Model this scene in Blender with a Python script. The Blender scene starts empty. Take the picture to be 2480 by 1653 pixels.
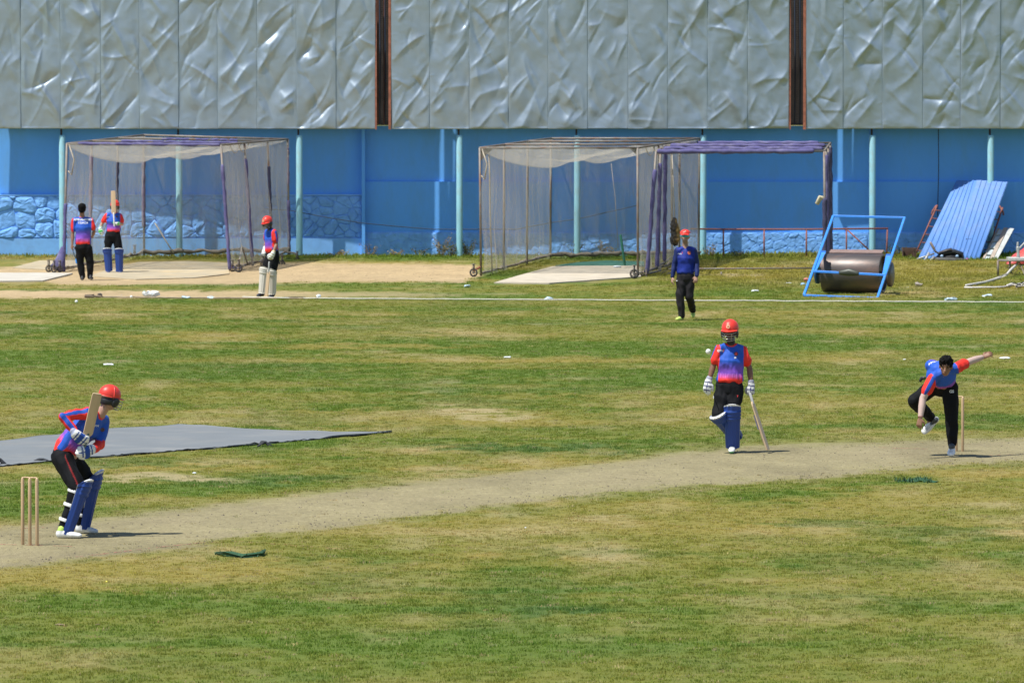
import bpy, math, random
import numpy as np
from mathutils import Vector, Matrix, noise as mnoise
from mathutils.bvhtree import BVHTree

random.seed(7)
rng = np.random.default_rng(11)
S = bpy.context.scene
C = S.collection

# ---------------------------------------------------------------- camera, sky, sun, exposure
FPX = 16417.0                                  # focal length in photograph pixels (2480 wide)
TH = math.atan(699.5 / FPX)                    # downward tilt
CAMZ = 5.2
cd = bpy.data.cameras.new('camera'); cam = bpy.data.objects.new('camera', cd); C.objects.link(cam)
cam.location = (0, 0, CAMZ); cam.rotation_euler = (math.pi / 2 - TH, 0, 0)
cd.sensor_width = 36; cd.lens = FPX / 2480 * 36
cd.clip_start = 1; cd.clip_end = 5000
cd.dof.use_dof = True; cd.dof.focus_distance = 82; cd.dof.aperture_fstop = 11
S.camera = cam
SUNV = Vector((0.42, 0.27, -1.0)).normalized()          # the way sunlight travels
w = bpy.data.worlds.new('World'); S.world = w; w.use_nodes = True
nt = w.node_tree; nt.nodes.clear()
sky = nt.nodes.new('ShaderNodeTexSky'); sky.sky_type = 'NISHITA'; sky.sun_disc = False
sky.sun_elevation = math.asin(-SUNV.z); sky.sun_rotation = math.atan2(-SUNV.x, -SUNV.y) % (2 * math.pi)
sky.altitude = 1800; sky.air_density = 1.0; sky.dust_density = 1.2; sky.ozone_density = 1.0
bg = nt.nodes.new('ShaderNodeBackground'); bg.inputs[1].default_value = 0.115
wo = nt.nodes.new('ShaderNodeOutputWorld')
nt.links.new(sky.outputs[0], bg.inputs[0]); nt.links.new(bg.outputs[0], wo.inputs[0])
sl = bpy.data.lights.new('sun', 'SUN'); sl.energy = 5.0; sl.angle = math.radians(0.53); sl.color = (1.0, 0.965, 0.90)
so = bpy.data.objects.new('sun', sl); C.objects.link(so); so.rotation_euler = SUNV.to_track_quat('-Z', 'Y').to_euler()
so.location = (-20, 40, 60)
S.view_settings.view_transform = 'Standard'; S.view_settings.look = 'None'
S.view_settings.exposure = 0.34; S.view_settings.gamma = 1.0; S.view_settings.use_curve_mapping = False
S.cycles.transparent_max_bounces = 24; S.cycles.max_bounces = 6; S.cycles.diffuse_bounces = 3
S.cycles.glossy_bounces = 3

# ---------------------------------------------------------------- measuring: photograph pixel + distance -> place
_c, _s = math.cos(TH), math.sin(TH)
def P(px, py, Y):
    fx = (px - 1240) / FPX; fy = (826.5 - py) / FPX
    dy = _c + _s * fy; dz = -_s + _c * fy
    k = Y / dy
    return np.array((fx * k, Y, CAMZ + dz * k))
def proj(X, Y, Z):
    a = Y * _c - (Z - CAMZ) * _s; b = Y * _s + (Z - CAMZ) * _c
    return 1240 + FPX * X / a, 826.5 - FPX * b / a
def gz(Y):
    t = np.clip((np.asarray(Y, float) - 158.0) / 9.0, 0, 1.25)
    return 0.15 * t
def G(px, py):
    Y = 100.0
    for _ in range(12):
        a = P(px, py, 1.0)
        slope = a[2] - CAMZ                      # dz per metre of Y
        Y = (float(gz(Y)) - CAMZ) / slope
    return P(px, py, Y)

# ---------------------------------------------------------------- colour, materials
def lin(c):
    c = np.asarray(c, float) / 255.0
    return np.where(c <= 0.04045, c / 12.92, ((c + 0.055) / 1.055) ** 2.4)
def alb(r, g, b, k=0.62):
    v = lin((r, g, b)) * k
    return tuple(float(x) for x in v)
MATS = {}
def mat(name, col=(.5, .5, .5), rough=.6, metal=0.0, var=0.0, vscale=8.0, bump=0.0, bscale=30.0, vcol=None,
        spec=0.5, dirt=None, dscale=3.0, damt=0.5, sheen=0.0, transl=0.0, stretch=None, bdist=0.01):
    if name in MATS: return MATS[name]
    m = bpy.data.materials.new(name); m.use_nodes = True; MATS[name] = m
    t = m.node_tree; N = t.nodes; L = t.links; N.clear()
    out = N.new('ShaderNodeOutputMaterial'); b = N.new('ShaderNodeBsdfPrincipled')
    b.inputs['Roughness'].default_value = rough; b.inputs['Metallic'].default_value = metal
    b.inputs['Specular IOR Level'].default_value = spec
    if sheen: b.inputs['Sheen Weight'].default_value = sheen
    tc = N.new('ShaderNodeTexCoord'); src = tc.outputs['Object']
    if stretch:
        mp = N.new('ShaderNodeMapping'); mp.inputs['Scale'].default_value = stretch
        L.new(src, mp.inputs[0]); src = mp.outputs[0]
    if vcol:
        at = N.new('ShaderNodeAttribute'); at.attribute_name = vcol; base = at.outputs['Color']
    else:
        rg = N.new('ShaderNodeRGB'); rg.outputs[0].default_value = (*col[:3], 1); base = rg.outputs[0]
    if dirt is not None:
        n = N.new('ShaderNodeTexNoise'); n.inputs['Scale'].default_value = dscale; n.inputs['Detail'].default_value = 6
        n.inputs['Roughness'].default_value = 0.65
        L.new(src, n.inputs['Vector'])
        r = N.new('ShaderNodeMapRange'); r.inputs[1].default_value = .48; r.inputs[2].default_value = .68
        r.inputs[3].default_value = 0; r.inputs[4].default_value = damt
        L.new(n.outputs['Fac'], r.inputs[0])
        mx = N.new('ShaderNodeMix'); mx.data_type = 'RGBA'
        L.new(r.outputs[0], mx.inputs[0]); L.new(base, mx.inputs[6]); mx.inputs[7].default_value = (*dirt, 1)
        base = mx.outputs[2]
    if var:
        n = N.new('ShaderNodeTexNoise'); n.inputs['Scale'].default_value = vscale; n.inputs['Detail'].default_value = 5
        L.new(src, n.inputs['Vector'])
        r = N.new('ShaderNodeMapRange'); r.inputs[1].default_value = .3; r.inputs[2].default_value = .7
        r.inputs[3].default_value = 1 - var; r.inputs[4].default_value = 1 + var
        L.new(n.outputs['Fac'], r.inputs[0])
        vm = N.new('ShaderNodeVectorMath'); vm.operation = 'SCALE'
        L.new(base, vm.inputs[0]); L.new(r.outputs[0], vm.inputs['Scale']); base = vm.outputs[0]
    L.new(base, b.inputs['Base Color'])
    if bump:
        n = N.new('ShaderNodeTexNoise'); n.inputs['Scale'].default_value = bscale; n.inputs['Detail'].default_value = 4
        L.new(src, n.inputs['Vector'])
        bp = N.new('ShaderNodeBump'); bp.inputs['Strength'].default_value = bump; bp.inputs['Distance'].default_value = bdist
        L.new(n.outputs['Fac'], bp.inputs['Height']); L.new(bp.outputs[0], b.inputs['Normal'])
    fin = b.outputs[0]
    if transl:
        tr = N.new('ShaderNodeBsdfTranslucent'); L.new(base, tr.inputs[0])
        ms = N.new('ShaderNodeMixShader'); ms.inputs[0].default_value = transl
        L.new(fin, ms.inputs[1]); L.new(tr.outputs[0], ms.inputs[2]); fin = ms.outputs[0]
    L.new(fin, out.inputs[0])
    return m

# ---------------------------------------------------------------- mesh buffer and linking
def nrm(v):
    v = np.asarray(v, float); return v / (np.linalg.norm(v) + 1e-12)
class MB:
    def __init__(s): s.v = []; s.f = []; s.n = 0
    def add(s, vs, fs):
        vs = np.asarray(vs, float).reshape(-1, 3); s.v.append(vs)
        s.f += [tuple(i + s.n for i in f) for f in fs]; s.n += len(vs); return s
    def box(s, lo, hi, M=None):
        x0, y0, z0 = lo; x1, y1, z1 = hi
        v = np.array([(x, y, z) for x in (x0, x1) for y in (y0, y1) for z in (z0, z1)], float)
        if M is not None: v = np.array([M @ Vector(q) for q in v])
        return s.add(v, [(0, 1, 3, 2), (4, 6, 7, 5), (0, 4, 5, 1), (2, 3, 7, 6), (0, 2, 6, 4), (1, 5, 7, 3)])
    def beam(s, a, b, w, h, up=(0, 0, 1)):
        a = np.asarray(a, float); b = np.asarray(b, float); t = nrm(b - a)
        sd = np.cross(t, up)
        sd = nrm(sd) if np.linalg.norm(sd) > 1e-6 else np.array((1., 0, 0))
        u = np.cross(sd, t); v = []
        for p in (a, b):
            for i, j in ((-1, -1), (1, -1), (1, 1), (-1, 1)): v.append(p + sd * w / 2 * i + u * h / 2 * j)
        return s.add(v, [(0, 3, 2, 1), (4, 5, 6, 7), (0, 1, 5, 4), (1, 2, 6, 5), (2, 3, 7, 6), (3, 0, 4, 7)])
    def sweep(s, pts, rads, side=None, n=12, cap=2):
        pts = [np.asarray(p, float) for p in pts]; R = []
        for r in rads: R.append((float(r), float(r)) if np.isscalar(r) else (float(r[0]), float(r[1])))
        k = len(pts); T = []
        for i in range(k):
            a = pts[max(i - 1, 0)]; b = pts[min(i + 1, k - 1)]; T.append(nrm(b - a))
        T[0] = nrm(pts[1] - pts[0]); T[-1] = nrm(pts[-1] - pts[-2])
        sd = []; prev = None
        for i in range(k):
            q = side[i] if isinstance(side, list) else side
            if q is None:
                q = prev if prev is not None else (np.array((1., 0, 0)) if abs(T[i][0]) < .8 else np.array((0, 1., 0)))
            q = np.asarray(q, float); q = q - T[i] * np.dot(q, T[i]); q = nrm(q); sd.append(q); prev = q
        rings = []
        def ring(p, t, q, a, b):
            d = np.cross(t, q)
            return [p + q * a * math.cos(u) + d * b * math.sin(u) for u in [2 * math.pi * j / n for j in range(n)]]
        m0 = min(R[0]); m1 = min(R[-1])
        if cap:
            for j in range(cap, 0, -1):
                u = math.pi / 2 * j / (cap + .6)
                rings.append(ring(pts[0] - T[0] * m0 * math.sin(u), T[0], sd[0], R[0][0] * math.cos(u), R[0][1] * math.cos(u)))
        for i in range(k): rings.append(ring(pts[i], T[i], sd[i], *R[i]))
        if cap:
            for j in range(1, cap + 1):
                u = math.pi / 2 * j / (cap + .6)
                rings.append(ring(pts[-1] + T[-1] * m1 * math.sin(u), T[-1], sd[-1], R[-1][0] * math.cos(u), R[-1][1] * math.cos(u)))
        vs = [p for r in rings for p in r]; fs = []
        for i in range(len(rings) - 1):
            for j in range(n):
                a = i * n + j; b = i * n + (j + 1) % n; fs.append((a, b, b + n, a + n))
        vs.append(np.mean(rings[0], axis=0)); vs.append(np.mean(rings[-1], axis=0))
        c0 = len(vs) - 2; c1 = c0 + 1; o = (len(rings) - 1) * n
        for j in range(n):
            fs.append((c0, (j + 1) % n, j)); fs.append((c1, o + j, o + (j + 1) % n))
        return s.add(vs, fs)
    def ell(s, c, ax, n=14, m=9):
        c = np.asarray(c, float); A, B, D = [np.asarray(q, float) for q in ax]; v = []; f = []
        for i in range(1, m):
            t = math.pi * i / m
            for j in range(n):
                u = 2 * math.pi * j / n
                v.append(c + A * math.sin(t) * math.cos(u) + B * math.sin(t) * math.sin(u) + D * math.cos(t))
        v += [c + D, c - D]; T = len(v) - 2
        for i in range(m - 2):
            for j in range(n):
                a = i * n + j; b = i * n + (j + 1) % n; f.append((a, a + n, b + n, b))
        for j in range(n):
            f.append((T, j, (j + 1) % n)); f.append((T + 1, (m - 2) * n + (j + 1) % n, (m - 2) * n + j))
        return s.add(v, f)
    def grid(s, fn, nu, nv, flip=False):
        v = [fn(i / nu, j / nv) for i in range(nu + 1) for j in range(nv + 1)]; f = []
        for i in range(nu):
            for j in range(nv):
                a = i * (nv + 1) + j; q = (a, a + nv + 1, a + nv + 2, a + 1)
                f.append(q[::-1] if flip else q)
        return s.add(v, f)
    def shell(s, fo, fi, nu, nv):
        a = s.n; s.grid(fo, nu, nv); b = s.n; s.grid(fi, nu, nv, True)
        st = nv + 1; edge = [i * st for i in range(nu + 1)] + [nu * st + j for j in range(1, nv + 1)] + \
            [i * st + nv for i in range(nu - 1, -1, -1)] + [j for j in range(nv - 1, 0, -1)]
        for i in range(len(edge)):
            p, q = edge[i], edge[(i + 1) % len(edge)]
            s.f.append((a + p, a + q, b + q, b + p))
        return s
    def V(s): return np.concatenate(s.v) if s.v else np.zeros((0, 3))
def mesh(name, v, f, m=None, smooth=True, col=None, uv=None):
    me = bpy.data.meshes.new(name); me.from_pydata([tuple(map(float, q)) for q in v], [], f)
    if m: me.materials.append(m)
    if smooth: me.polygons.foreach_set('use_smooth', np.ones(len(me.polygons), bool))
    if col is not None: setcol(me, col)
    if uv is not None:
        l = me.uv_layers.new(name='UVMap'); idx = np.zeros(len(me.loops), int); me.loops.foreach_get('vertex_index', idx)
        l.data.foreach_set('uv', np.asarray(uv, float)[idx].ravel())
    me.update(); return me
def setcol(me, col, name='col'):
    a = me.color_attributes.new(name, 'FLOAT_COLOR', 'POINT')
    c = np.ones((len(me.vertices), 4)); c[:, :3] = col; a.data.foreach_set('color', c.ravel())
def tag(o, label=None, cat=None, group=None, kind=None):
    if label: o['label'] = label
    if cat: o['category'] = cat
    if group: o['group'] = group
    if kind: o['kind'] = kind
    return o
def thing(name, loc, label, cat, group=None, kind=None):
    o = bpy.data.objects.new(name, None); C.objects.link(o); o.location = tuple(map(float, loc)); o.empty_display_size = .2
    return tag(o, label, cat, group, kind)
def root_loc(o):
    p = np.zeros(3)
    while o is not None: p += np.array(o.location); o = o.parent
    return p
def part(name, mb, m, parent=None, smooth=True, colfn=None, label=None, uv=None):
    """a mesh given in world coordinates, linked as a child (or on its own, with its origin at its foot)"""
    v = mb.V(); base = root_loc(parent) if parent is not None else np.array(((v[:, 0].min() + v[:, 0].max()) / 2, (v[:, 1].min() + v[:, 1].max()) / 2, v[:, 2].min()))
    col = colfn(v) if colfn else None
    o = bpy.data.objects.new(name, mesh(name, v - base, mb.f, m, smooth, col, uv)); C.objects.link(o)
    if parent is not None: o.parent = parent
    else: o.location = tuple(base)
    if label: o['label'] = label
    return o
def organic(name, mb, voxel, m, parent, colfn=None, it=3, wob=0.0, wsc=9.0, label=None, amp_fn=None):
    """join overlapping closed shapes into one continuous skin"""
    v = mb.V(); base = root_loc(parent) if parent is not None else v.mean(axis=0)
    me = mesh('tmp', v - base, mb.f); ob = bpy.data.objects.new('tmp', me); C.objects.link(ob)
    r = ob.modifiers.new('r', 'REMESH'); r.mode = 'VOXEL'; r.voxel_size = voxel; r.use_smooth_shade = True
    if it:
        q = ob.modifiers.new('s', 'SMOOTH'); q.factor = .5; q.iterations = it
    dg = bpy.context.evaluated_depsgraph_get()
    nm = bpy.data.meshes.new_from_object(ob.evaluated_get(dg)); bpy.data.objects.remove(ob); bpy.data.meshes.remove(me)
    n = len(nm.vertices); co = np.zeros(n * 3); nm.vertices.foreach_get('co', co); co = co.reshape(-1, 3)
    if wob:
        no = np.zeros(n * 3); nm.vertices.foreach_get('normal', no); no = no.reshape(-1, 3)
        wv = co * np.array((1, 1, .55)) * wsc
        a = np.array([1 - 2 * abs(mnoise.noise(Vector(q))) for q in wv]) - .5
        b = np.array([mnoise.noise(Vector(q * 2.3 + 7)) for q in wv])
        amp = wob * (1 if amp_fn is None else amp_fn(co + base))
        co = co + no * ((a + .6 * b) * amp)[:, None]; nm.vertices.foreach_set('co', co.ravel())
    nm.materials.clear(); nm.materials.append(m); nm.name = name
    nm.polygons.foreach_set('use_smooth', np.ones(len(nm.polygons), bool))
    if colfn: setcol(nm, colfn(co + base))
    nm.update()
    o = bpy.data.objects.new(name, nm); C.objects.link(o)
    if parent is not None: o.parent = parent
    else: o.location = tuple(base)
    if label: o['label'] = label
    return o

# numpy value noise
def vnoise(x, y, seed=0):
    xi = np.floor(x).astype(np.int64); yi = np.floor(y).astype(np.int64); fx = x - xi; fy = y - yi
    fx = fx * fx * (3 - 2 * fx); fy = fy * fy * (3 - 2 * fy)
    def h(a, b):
        n = (a * 374761393 + b * 668265263 + seed * 974711) & 0x7fffffff
        n = ((n ^ (n >> 13)) * 1274126177) & 0x7fffffff
        return ((n ^ (n >> 16)) & 0xffff) / 65535.0
    return (h(xi, yi) * (1 - fx) + h(xi + 1, yi) * fx) * (1 - fy) + (h(xi, yi + 1) * (1 - fx) + h(xi + 1, yi + 1) * fx) * fy
def fbm(x, y, o=4, seed=0, g=.55):
    a = 1.0; s = 0; t = 0
    for i in range(o):
        s = s + a * vnoise(x * 2 ** i + 17 * i, y * 2 ** i + 31 * i, seed + i); t += a; a *= g
    return s / t
# ================================================================ GROUND
def inpoly(px, py, poly):
    poly = np.array(poly, float); r = np.zeros(px.shape, bool); j = len(poly) - 1
    for i in range(len(poly)):
        xi, yi = poly[i]; xj, yj = poly[j]
        c = ((yi > py) != (yj > py)) & (px < (xj - xi) * (py - yi) / (yj - yi + 1e-9) + xi); r ^= c; j = i
    return r
PITCH = [(-400, 1325), (72, 1269), (250, 1255), (530, 1222), (900, 1180), (1236, 1143), (1504, 1117), (1639, 1096), (1840, 1078), (2100, 1070), (2478, 1060), (2900, 1050),
         (2900, 1100), (2478, 1116), (2243, 1131), (2042, 1150), (1840, 1168), (1504, 1190), (1236, 1222), (1000, 1253), (900, 1265), (595, 1298), (425, 1327), (72, 1366), (-400, 1430)]
SAND1 = [(-600, 655), (-50, 652), (120, 638), (700, 637), (1150, 640), (1165, 668), (1121, 683), (840, 681), (560, 688), (158, 690), (100, 681), (-600, 683)]
SAND2 = [(-600, 703), (620, 704), (900, 707), (1110, 711), (1130, 716), (1060, 719), (880, 719), (600, 722), (-600, 720)]
GREEN = np.array((.098, .142, .023)); DRY = np.array((.275, .208, .056)); OLIVE = np.array((.160, .160, .030))
SOIL = np.array((.268, .232, .128)); SAND = np.array((.415, .310, .175)); DARK = np.array((.055, .105, .030)); PALE = np.array((.36, .29, .16))
#         x     y    rx   ry   amount kind  (d dry, g green, k dark green, s bare soil)
PATCH = [(450, 812, 260, 9, .9, 'd'), (880, 838, 320, 6, .8, 'd'), (1750, 768, 260, 6, .5, 'd'), (2200, 765, 200, 7, .5, 'd'), (1500, 735, 500, 6, .3, 'd'),
         (1250, 870, 700, 7, .4, 'd'), (600, 955, 500, 7, .35, 'd'), (1700, 960, 800, 8, .5, 'd'), (1190, 1006, 130, 5, .95, 's'), (1100, 1020, 420, 12, .9, 'd'), (700, 1000, 500, 10, .75, 'd'),
         (120, 1000, 300, 22, .7, 'd'), (1700, 1010, 500, 8, .45, 'd'), (2300, 990, 300, 7, .5, 'd'), (950, 1045, 300, 10, .55, 'd'), (1650, 1030, 300, 6, .3, 'd'),
         (405, 1154, 170, 8, 1., 's'), (310, 1167, 90, 6, .9, 's'), (700, 1135, 250, 9, .3, 'd'), (620, 1160, 330, 15, .7, 'k'), (900, 1120, 350, 13, .5, 'g'), (250, 1120, 300, 12, .6, 'k'),
         (1300, 1085, 320, 10, .85, 'k'), (1500, 1050, 500, 12, .5, 'g'), (1300, 1290, 900, 45, .55, 'd'), (2150, 1250, 700, 50, .5, 'd'), (300, 1380, 800, 40, .7, 'd'), (1240, 1010, 1100, 16, .5, 'd'), (600, 1215, 500, 22, .45, 'd'), (2450, 1180, 350, 22, .6, 'd'), (400, 1380, 520, 26, .95, 'd'), (80, 1400, 320, 32, .95, 'd'), (900, 1365, 300, 18, .7, 'd'),
         (1300, 1270, 500, 22, .6, 'd'), (1750, 1235, 500, 22, .7, 'd'), (2200, 1210, 400, 25, .8, 'd'), (2450, 1390, 300, 30, .5, 'd'), (1900, 1380, 500, 20, .35, 'd'),
         (1350, 1474, 160, 18, .9, 'k'), (1980, 1265, 200, 12, .5, 'k'), (2300, 1290, 240, 16, .5, 'k'), (2100, 1455, 300, 12, .4, 'k'), (600, 1240, 300, 10, .0, 'g'),
         (350, 1500, 700, 60, .6, 'g'), (1200, 1600, 1300, 90, .45, 'g'), (1900, 1500, 900, 50, .4, 'g'), (2400, 1560, 400, 50, .2, 'd'), (1500, 1345, 300, 12, .35, 'k'), (2140, 1155, 130, 6, .6, 'g'),
         (1240, 745, 1500, 13, .55, 'g'), (1200, 800, 1400, 10, .35, 'g'), (400, 895, 500, 16, .6, 'g'), (1900, 900, 700, 14, .5, 'g'), (1100, 940, 600, 10, .35, 'g'),
         (1830, 670, 90, 6, .6, 'd'), (1780, 664, 60, 5, .8, 's'), (2200, 680, 300, 14, .55, 'd'), (1300, 690, 160, 6, .5, 'd'), (1560, 690, 400, 5, .3, 'd'), (2000, 703, 600, 7, .6, 'g'),
         (800, 697, 500, 4, .55, 'g'), (1400, 709, 250, 5, .4, 'd'), (900, 625, 300, 6, .8, 'g'), (100, 618, 250, 9, .7, 'g'), (1900, 640, 250, 10, .35, 'k'), (2300, 655, 160, 9, .5, 'd'), (-50, 645, 150, 6, .6, 'd'), (1950, 655, 620, 34, .85, 'd'), (2350, 700, 300, 12, .5, 'd')]
def fields(X, Y):
    X = np.asarray(X, float); Y = np.asarray(Y, float)
    n1 = fbm(X * .35, Y * .30, 4, 1); n2 = fbm(X * 1.1, Y * .45, 4, 5); n3 = fbm(X * 3.3, Y * 1.6, 3, 9); n4 = fbm(X * .085, Y * .42, 4, 14)
    px, py = proj(X, Y, gz(Y))
    wx = px + (n2 - .5) * 130 + (n3 - .5) * 46; wy = py + (n3 - .5) * .10 * (py - 127) * .35 + (n2 - .5) * .035 * (py - 127)
    near = np.clip((62 - Y) / 6, 0, 1)
    dry = np.clip((n1 - .5) * 1.2 + (n2 - .5) * .8 + (n4 - .5) * 2.0 * (1 - .6 * near) + (n3 - .5) * .5 + .36 - .06 * near, 0, 1)
    dark = np.clip((fbm(X * .6, Y * .35, 4, 23) - .60) * 2.6, 0, .4); soil = np.clip((fbm(X * .9, Y * .5, 4, 29) - .68) * 4, 0, .4)
    for cx, cy, rx, ry, a, k in PATCH:
        e = np.clip(1.25 - ((wx - cx) / rx) ** 2 - ((wy - cy) / ry) ** 2, 0, 1) * a
        if k == 'd': dry = np.maximum(dry, dry * (1 - e) + e * .95)
        elif k == 'g': dry = dry * (1 - e); soil = soil * (1 - e)
        elif k == 'k': dry = dry * (1 - e); dark = np.maximum(dark, e)
        else: soil = np.maximum(soil, e)
    pn = px + (n3 - .5) * 24; pv = py + (n3 - .5) * 13 * np.clip((py - 127) / 1000, .3, 2) + (fbm(X * 7, Y * 4, 2, 41) - .5) * 9
    soft = lambda poly, d: sum(inpoly(pn + a * d, pv + b * d, poly).astype(float) for a, b in ((0, 0), (0, 1), (0, -1), (2, 0), (-2, 0), (0, 2), (0, -2))) / 7
    pitch = .5 * soft(PITCH, 4) + .5 * soft(PITCH, 9)
    halo = sum(inpoly(pn, pv + b, PITCH).astype(float) for b in (-26, -18, -11, 11, 18, 26)) / 6
    dry = np.maximum(dry, halo * .75); dark = dark * (1 - halo)
    sand = np.maximum(soft(SAND1, 1.5), soft(SAND2, 1.2) * np.clip(1.35 - px / 1150, .35, 1))
    col = GREEN[None] * (1 - dry[..., None]) + (OLIVE[None] * .35 + DRY[None] * .65) * dry[..., None]
    mid = 1 - np.abs(dry - .5) * 2
    col = col * (1 - .5 * mid[..., None]) + OLIVE[None] * .5 * mid[..., None]
    col = col * (1 - dark[..., None] * .7) + DARK[None] * dark[..., None] * .7
    hot = np.clip((n2 - .55) * 4, 0, 1) * dry
    col = col * (1 - hot[..., None] * .45) + PALE[None] * hot[..., None] * .45
    col = col * (1 - soil[..., None] * .75) + PALE[None] * soil[..., None] * .75
    pc = SOIL[None] * (.86 + .3 * n3[..., None]) * (1 - .25 * np.clip((n2 - .5) * 3, 0, 1))[..., None]
    gr = np.clip((fbm(X * .8, Y * .4, 3, 60) - .5) * 3, 0, 1)[..., None] * .35
    pc = pc * (1 - gr) + np.array((.255, .21, .13))[None] * gr
    pe = np.clip(pitch * 1.15 - .15 * (n3 > .5), 0, 1)[..., None]
    col = col * (1 - pe) + pc * pe
    sc = SAND[None] * (.8 + .4 * n3[..., None]); sc = sc * (1 - .3 * gr) + SOIL[None] * .3 * gr
    col = col * (1 - sand[..., None]) + sc * sand[..., None]
    bare = np.clip(pitch + sand + soil * .8, 0, 1)
    return col, bare, dry, n2

def ground_mesh():
    xs = np.concatenate([[-900, -300, -100, -40, -22], np.arange(-16, 16.01, .12), [22, 40, 100, 300, 900]])
    ys = np.concatenate([[-900, -300, -100, -30, 10, 35, 48], np.arange(54, 90, .12), np.arange(90, 172, .22), [176, 190, 250, 500, 1500]])
    XX, YY = np.meshgrid(xs, ys); Z = gz(YY) + 0
    col, bare, dry, n2 = fields(XX.ravel(), YY.ravel())
    rough = (fbm(XX * 4, YY * 4, 3, 77) - .5) * .02 * (1 - bare.reshape(XX.shape)) * (YY < 165)
    Z = Z + rough
    v = np.stack([XX.ravel(), YY.ravel(), Z.ravel()], 1); nx, ny = len(xs), len(ys)
    i = np.arange(ny - 1)[:, None] * nx + np.arange(nx - 1)[None]; i = i.ravel()
    f = np.stack([i, i + 1, i + nx + 1, i + nx], 1)
    me = bpy.data.meshes.new('ground'); me.vertices.add(len(v)); me.vertices.foreach_set('co', v.ravel())
    me.loops.add(f.size); me.loops.foreach_set('vertex_index', f.ravel().astype(np.int32)); me.polygons.add(len(f))
    me.polygons.foreach_set('loop_start', (np.arange(len(f)) * 4).astype(np.int32)); me.polygons.foreach_set('loop_total', np.full(len(f), 4, np.int32))
    me.update(); me.validate()
    setcol(me, col)
    a = me.attributes.new('bare', 'FLOAT', 'POINT'); a.data.foreach_set('value', bare)
    return me
def ground_material():
    m = bpy.data.materials.new('ground'); m.use_nodes = True; t = m.node_tree; N = t.nodes; L = t.links; N.clear()
    out = N.new('ShaderNodeOutputMaterial'); b = N.new('ShaderNodeBsdfPrincipled'); b.inputs['Roughness'].default_value = .95
    b.inputs['Specular IOR Level'].default_value = .15
    at = N.new('ShaderNodeAttribute'); at.attribute_name = 'col'; ab = N.new('ShaderNodeAttribute'); ab.attribute_name = 'bare'
    g = N.new('ShaderNodeNewGeometry')
    def nz(sc, det, st=(1, 1, 1)):
        mp = N.new('ShaderNodeMapping'); mp.inputs['Scale'].default_value = st; L.new(g.outputs['Position'], mp.inputs[0])
        n = N.new('ShaderNodeTexNoise'); n.inputs['Scale'].default_value = sc; n.inputs['Detail'].default_value = det; n.inputs['Roughness'].default_value = .7
        L.new(mp.outputs[0], n.inputs['Vector']); return n.outputs['Fac']
    def rng_(x, a, b_, c, d):
        r = N.new('ShaderNodeMapRange'); r.inputs[1].default_value = a; r.inputs[2].default_value = b_; r.inputs[3].default_value = c; r.inputs[4].default_value = d
        L.new(x, r.inputs[0]); return r.outputs[0]
    n1 = nz(22, 6, (1, .35, 1)); n2 = nz(90, 3, (1, .3, 1)); n3 = nz(9, 4, (1, .45, 1))
    f1 = rng_(n1, .3, .7, .82, 1.18); f2 = rng_(n2, .3, .7, .86, 1.14); f3 = rng_(n3, .3, .7, .86, 1.14)
    m1 = N.new('ShaderNodeMath'); m1.operation = 'MULTIPLY'; L.new(f1, m1.inputs[0]); L.new(f2, m1.inputs[1])
    m2 = N.new('ShaderNodeMath'); m2.operation = 'MULTIPLY'; L.new(m1.outputs[0], m2.inputs[0]); L.new(f3, m2.inputs[1])
    vm = N.new('ShaderNodeVectorMath'); vm.operation = 'SCALE'; L.new(at.outputs['Color'], vm.inputs[0]); L.new(m2.outputs[0], vm.inputs['Scale'])
    # dark crumbs on bare soil
    vo = N.new('ShaderNodeTexVoronoi'); vo.inputs['Scale'].default_value = 17
    mp = N.new('ShaderNodeMapping'); mp.inputs['Scale'].default_value = (1, .4, 1); L.new(g.outputs['Position'], mp.inputs[0]); L.new(mp.outputs[0], vo.inputs['Vector'])
    cr = rng_(vo.outputs['Distance'], .10, .16, 1, 0)
    sel = rng_(nz(3, 3), .46, .6, 0, 1)
    m3 = N.new('ShaderNodeMath'); m3.operation = 'MULTIPLY'; L.new(cr, m3.inputs[0]); L.new(sel, m3.inputs[1])
    m4 = N.new('ShaderNodeMath'); m4.operation = 'MULTIPLY'; L.new(m3.outputs[0], m4.inputs[0]); L.new(ab.outputs['Fac'], m4.inputs[1])
    m5 = N.new('ShaderNodeMath'); m5.operation = 'MULTIPLY'; L.new(m4.outputs[0], m5.inputs[0]); m5.inputs[1].default_value = .6
    mx = N.new('ShaderNodeMix'); mx.data_type = 'RGBA'; L.new(m5.outputs[0], mx.inputs[0]); L.new(vm.outputs[0], mx.inputs[6]); mx.inputs[7].default_value = (.10, .085, .06, 1)
    L.new(mx.outputs[2], b.inputs['Base Color'])
    bp = N.new('ShaderNodeBump'); bp.inputs['Strength'].default_value = .7; bp.inputs['Distance'].default_value = .03
    L.new(n1, bp.inputs['Height']); L.new(bp.outputs[0], b.inputs['Normal']); L.new(b.outputs[0], out.inputs[0])
    return m
gm = ground_mesh(); gm.materials.append(ground_material())
ground = bpy.data.objects.new('ground', gm); C.objects.link(ground); tag(ground, kind='structure')

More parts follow.
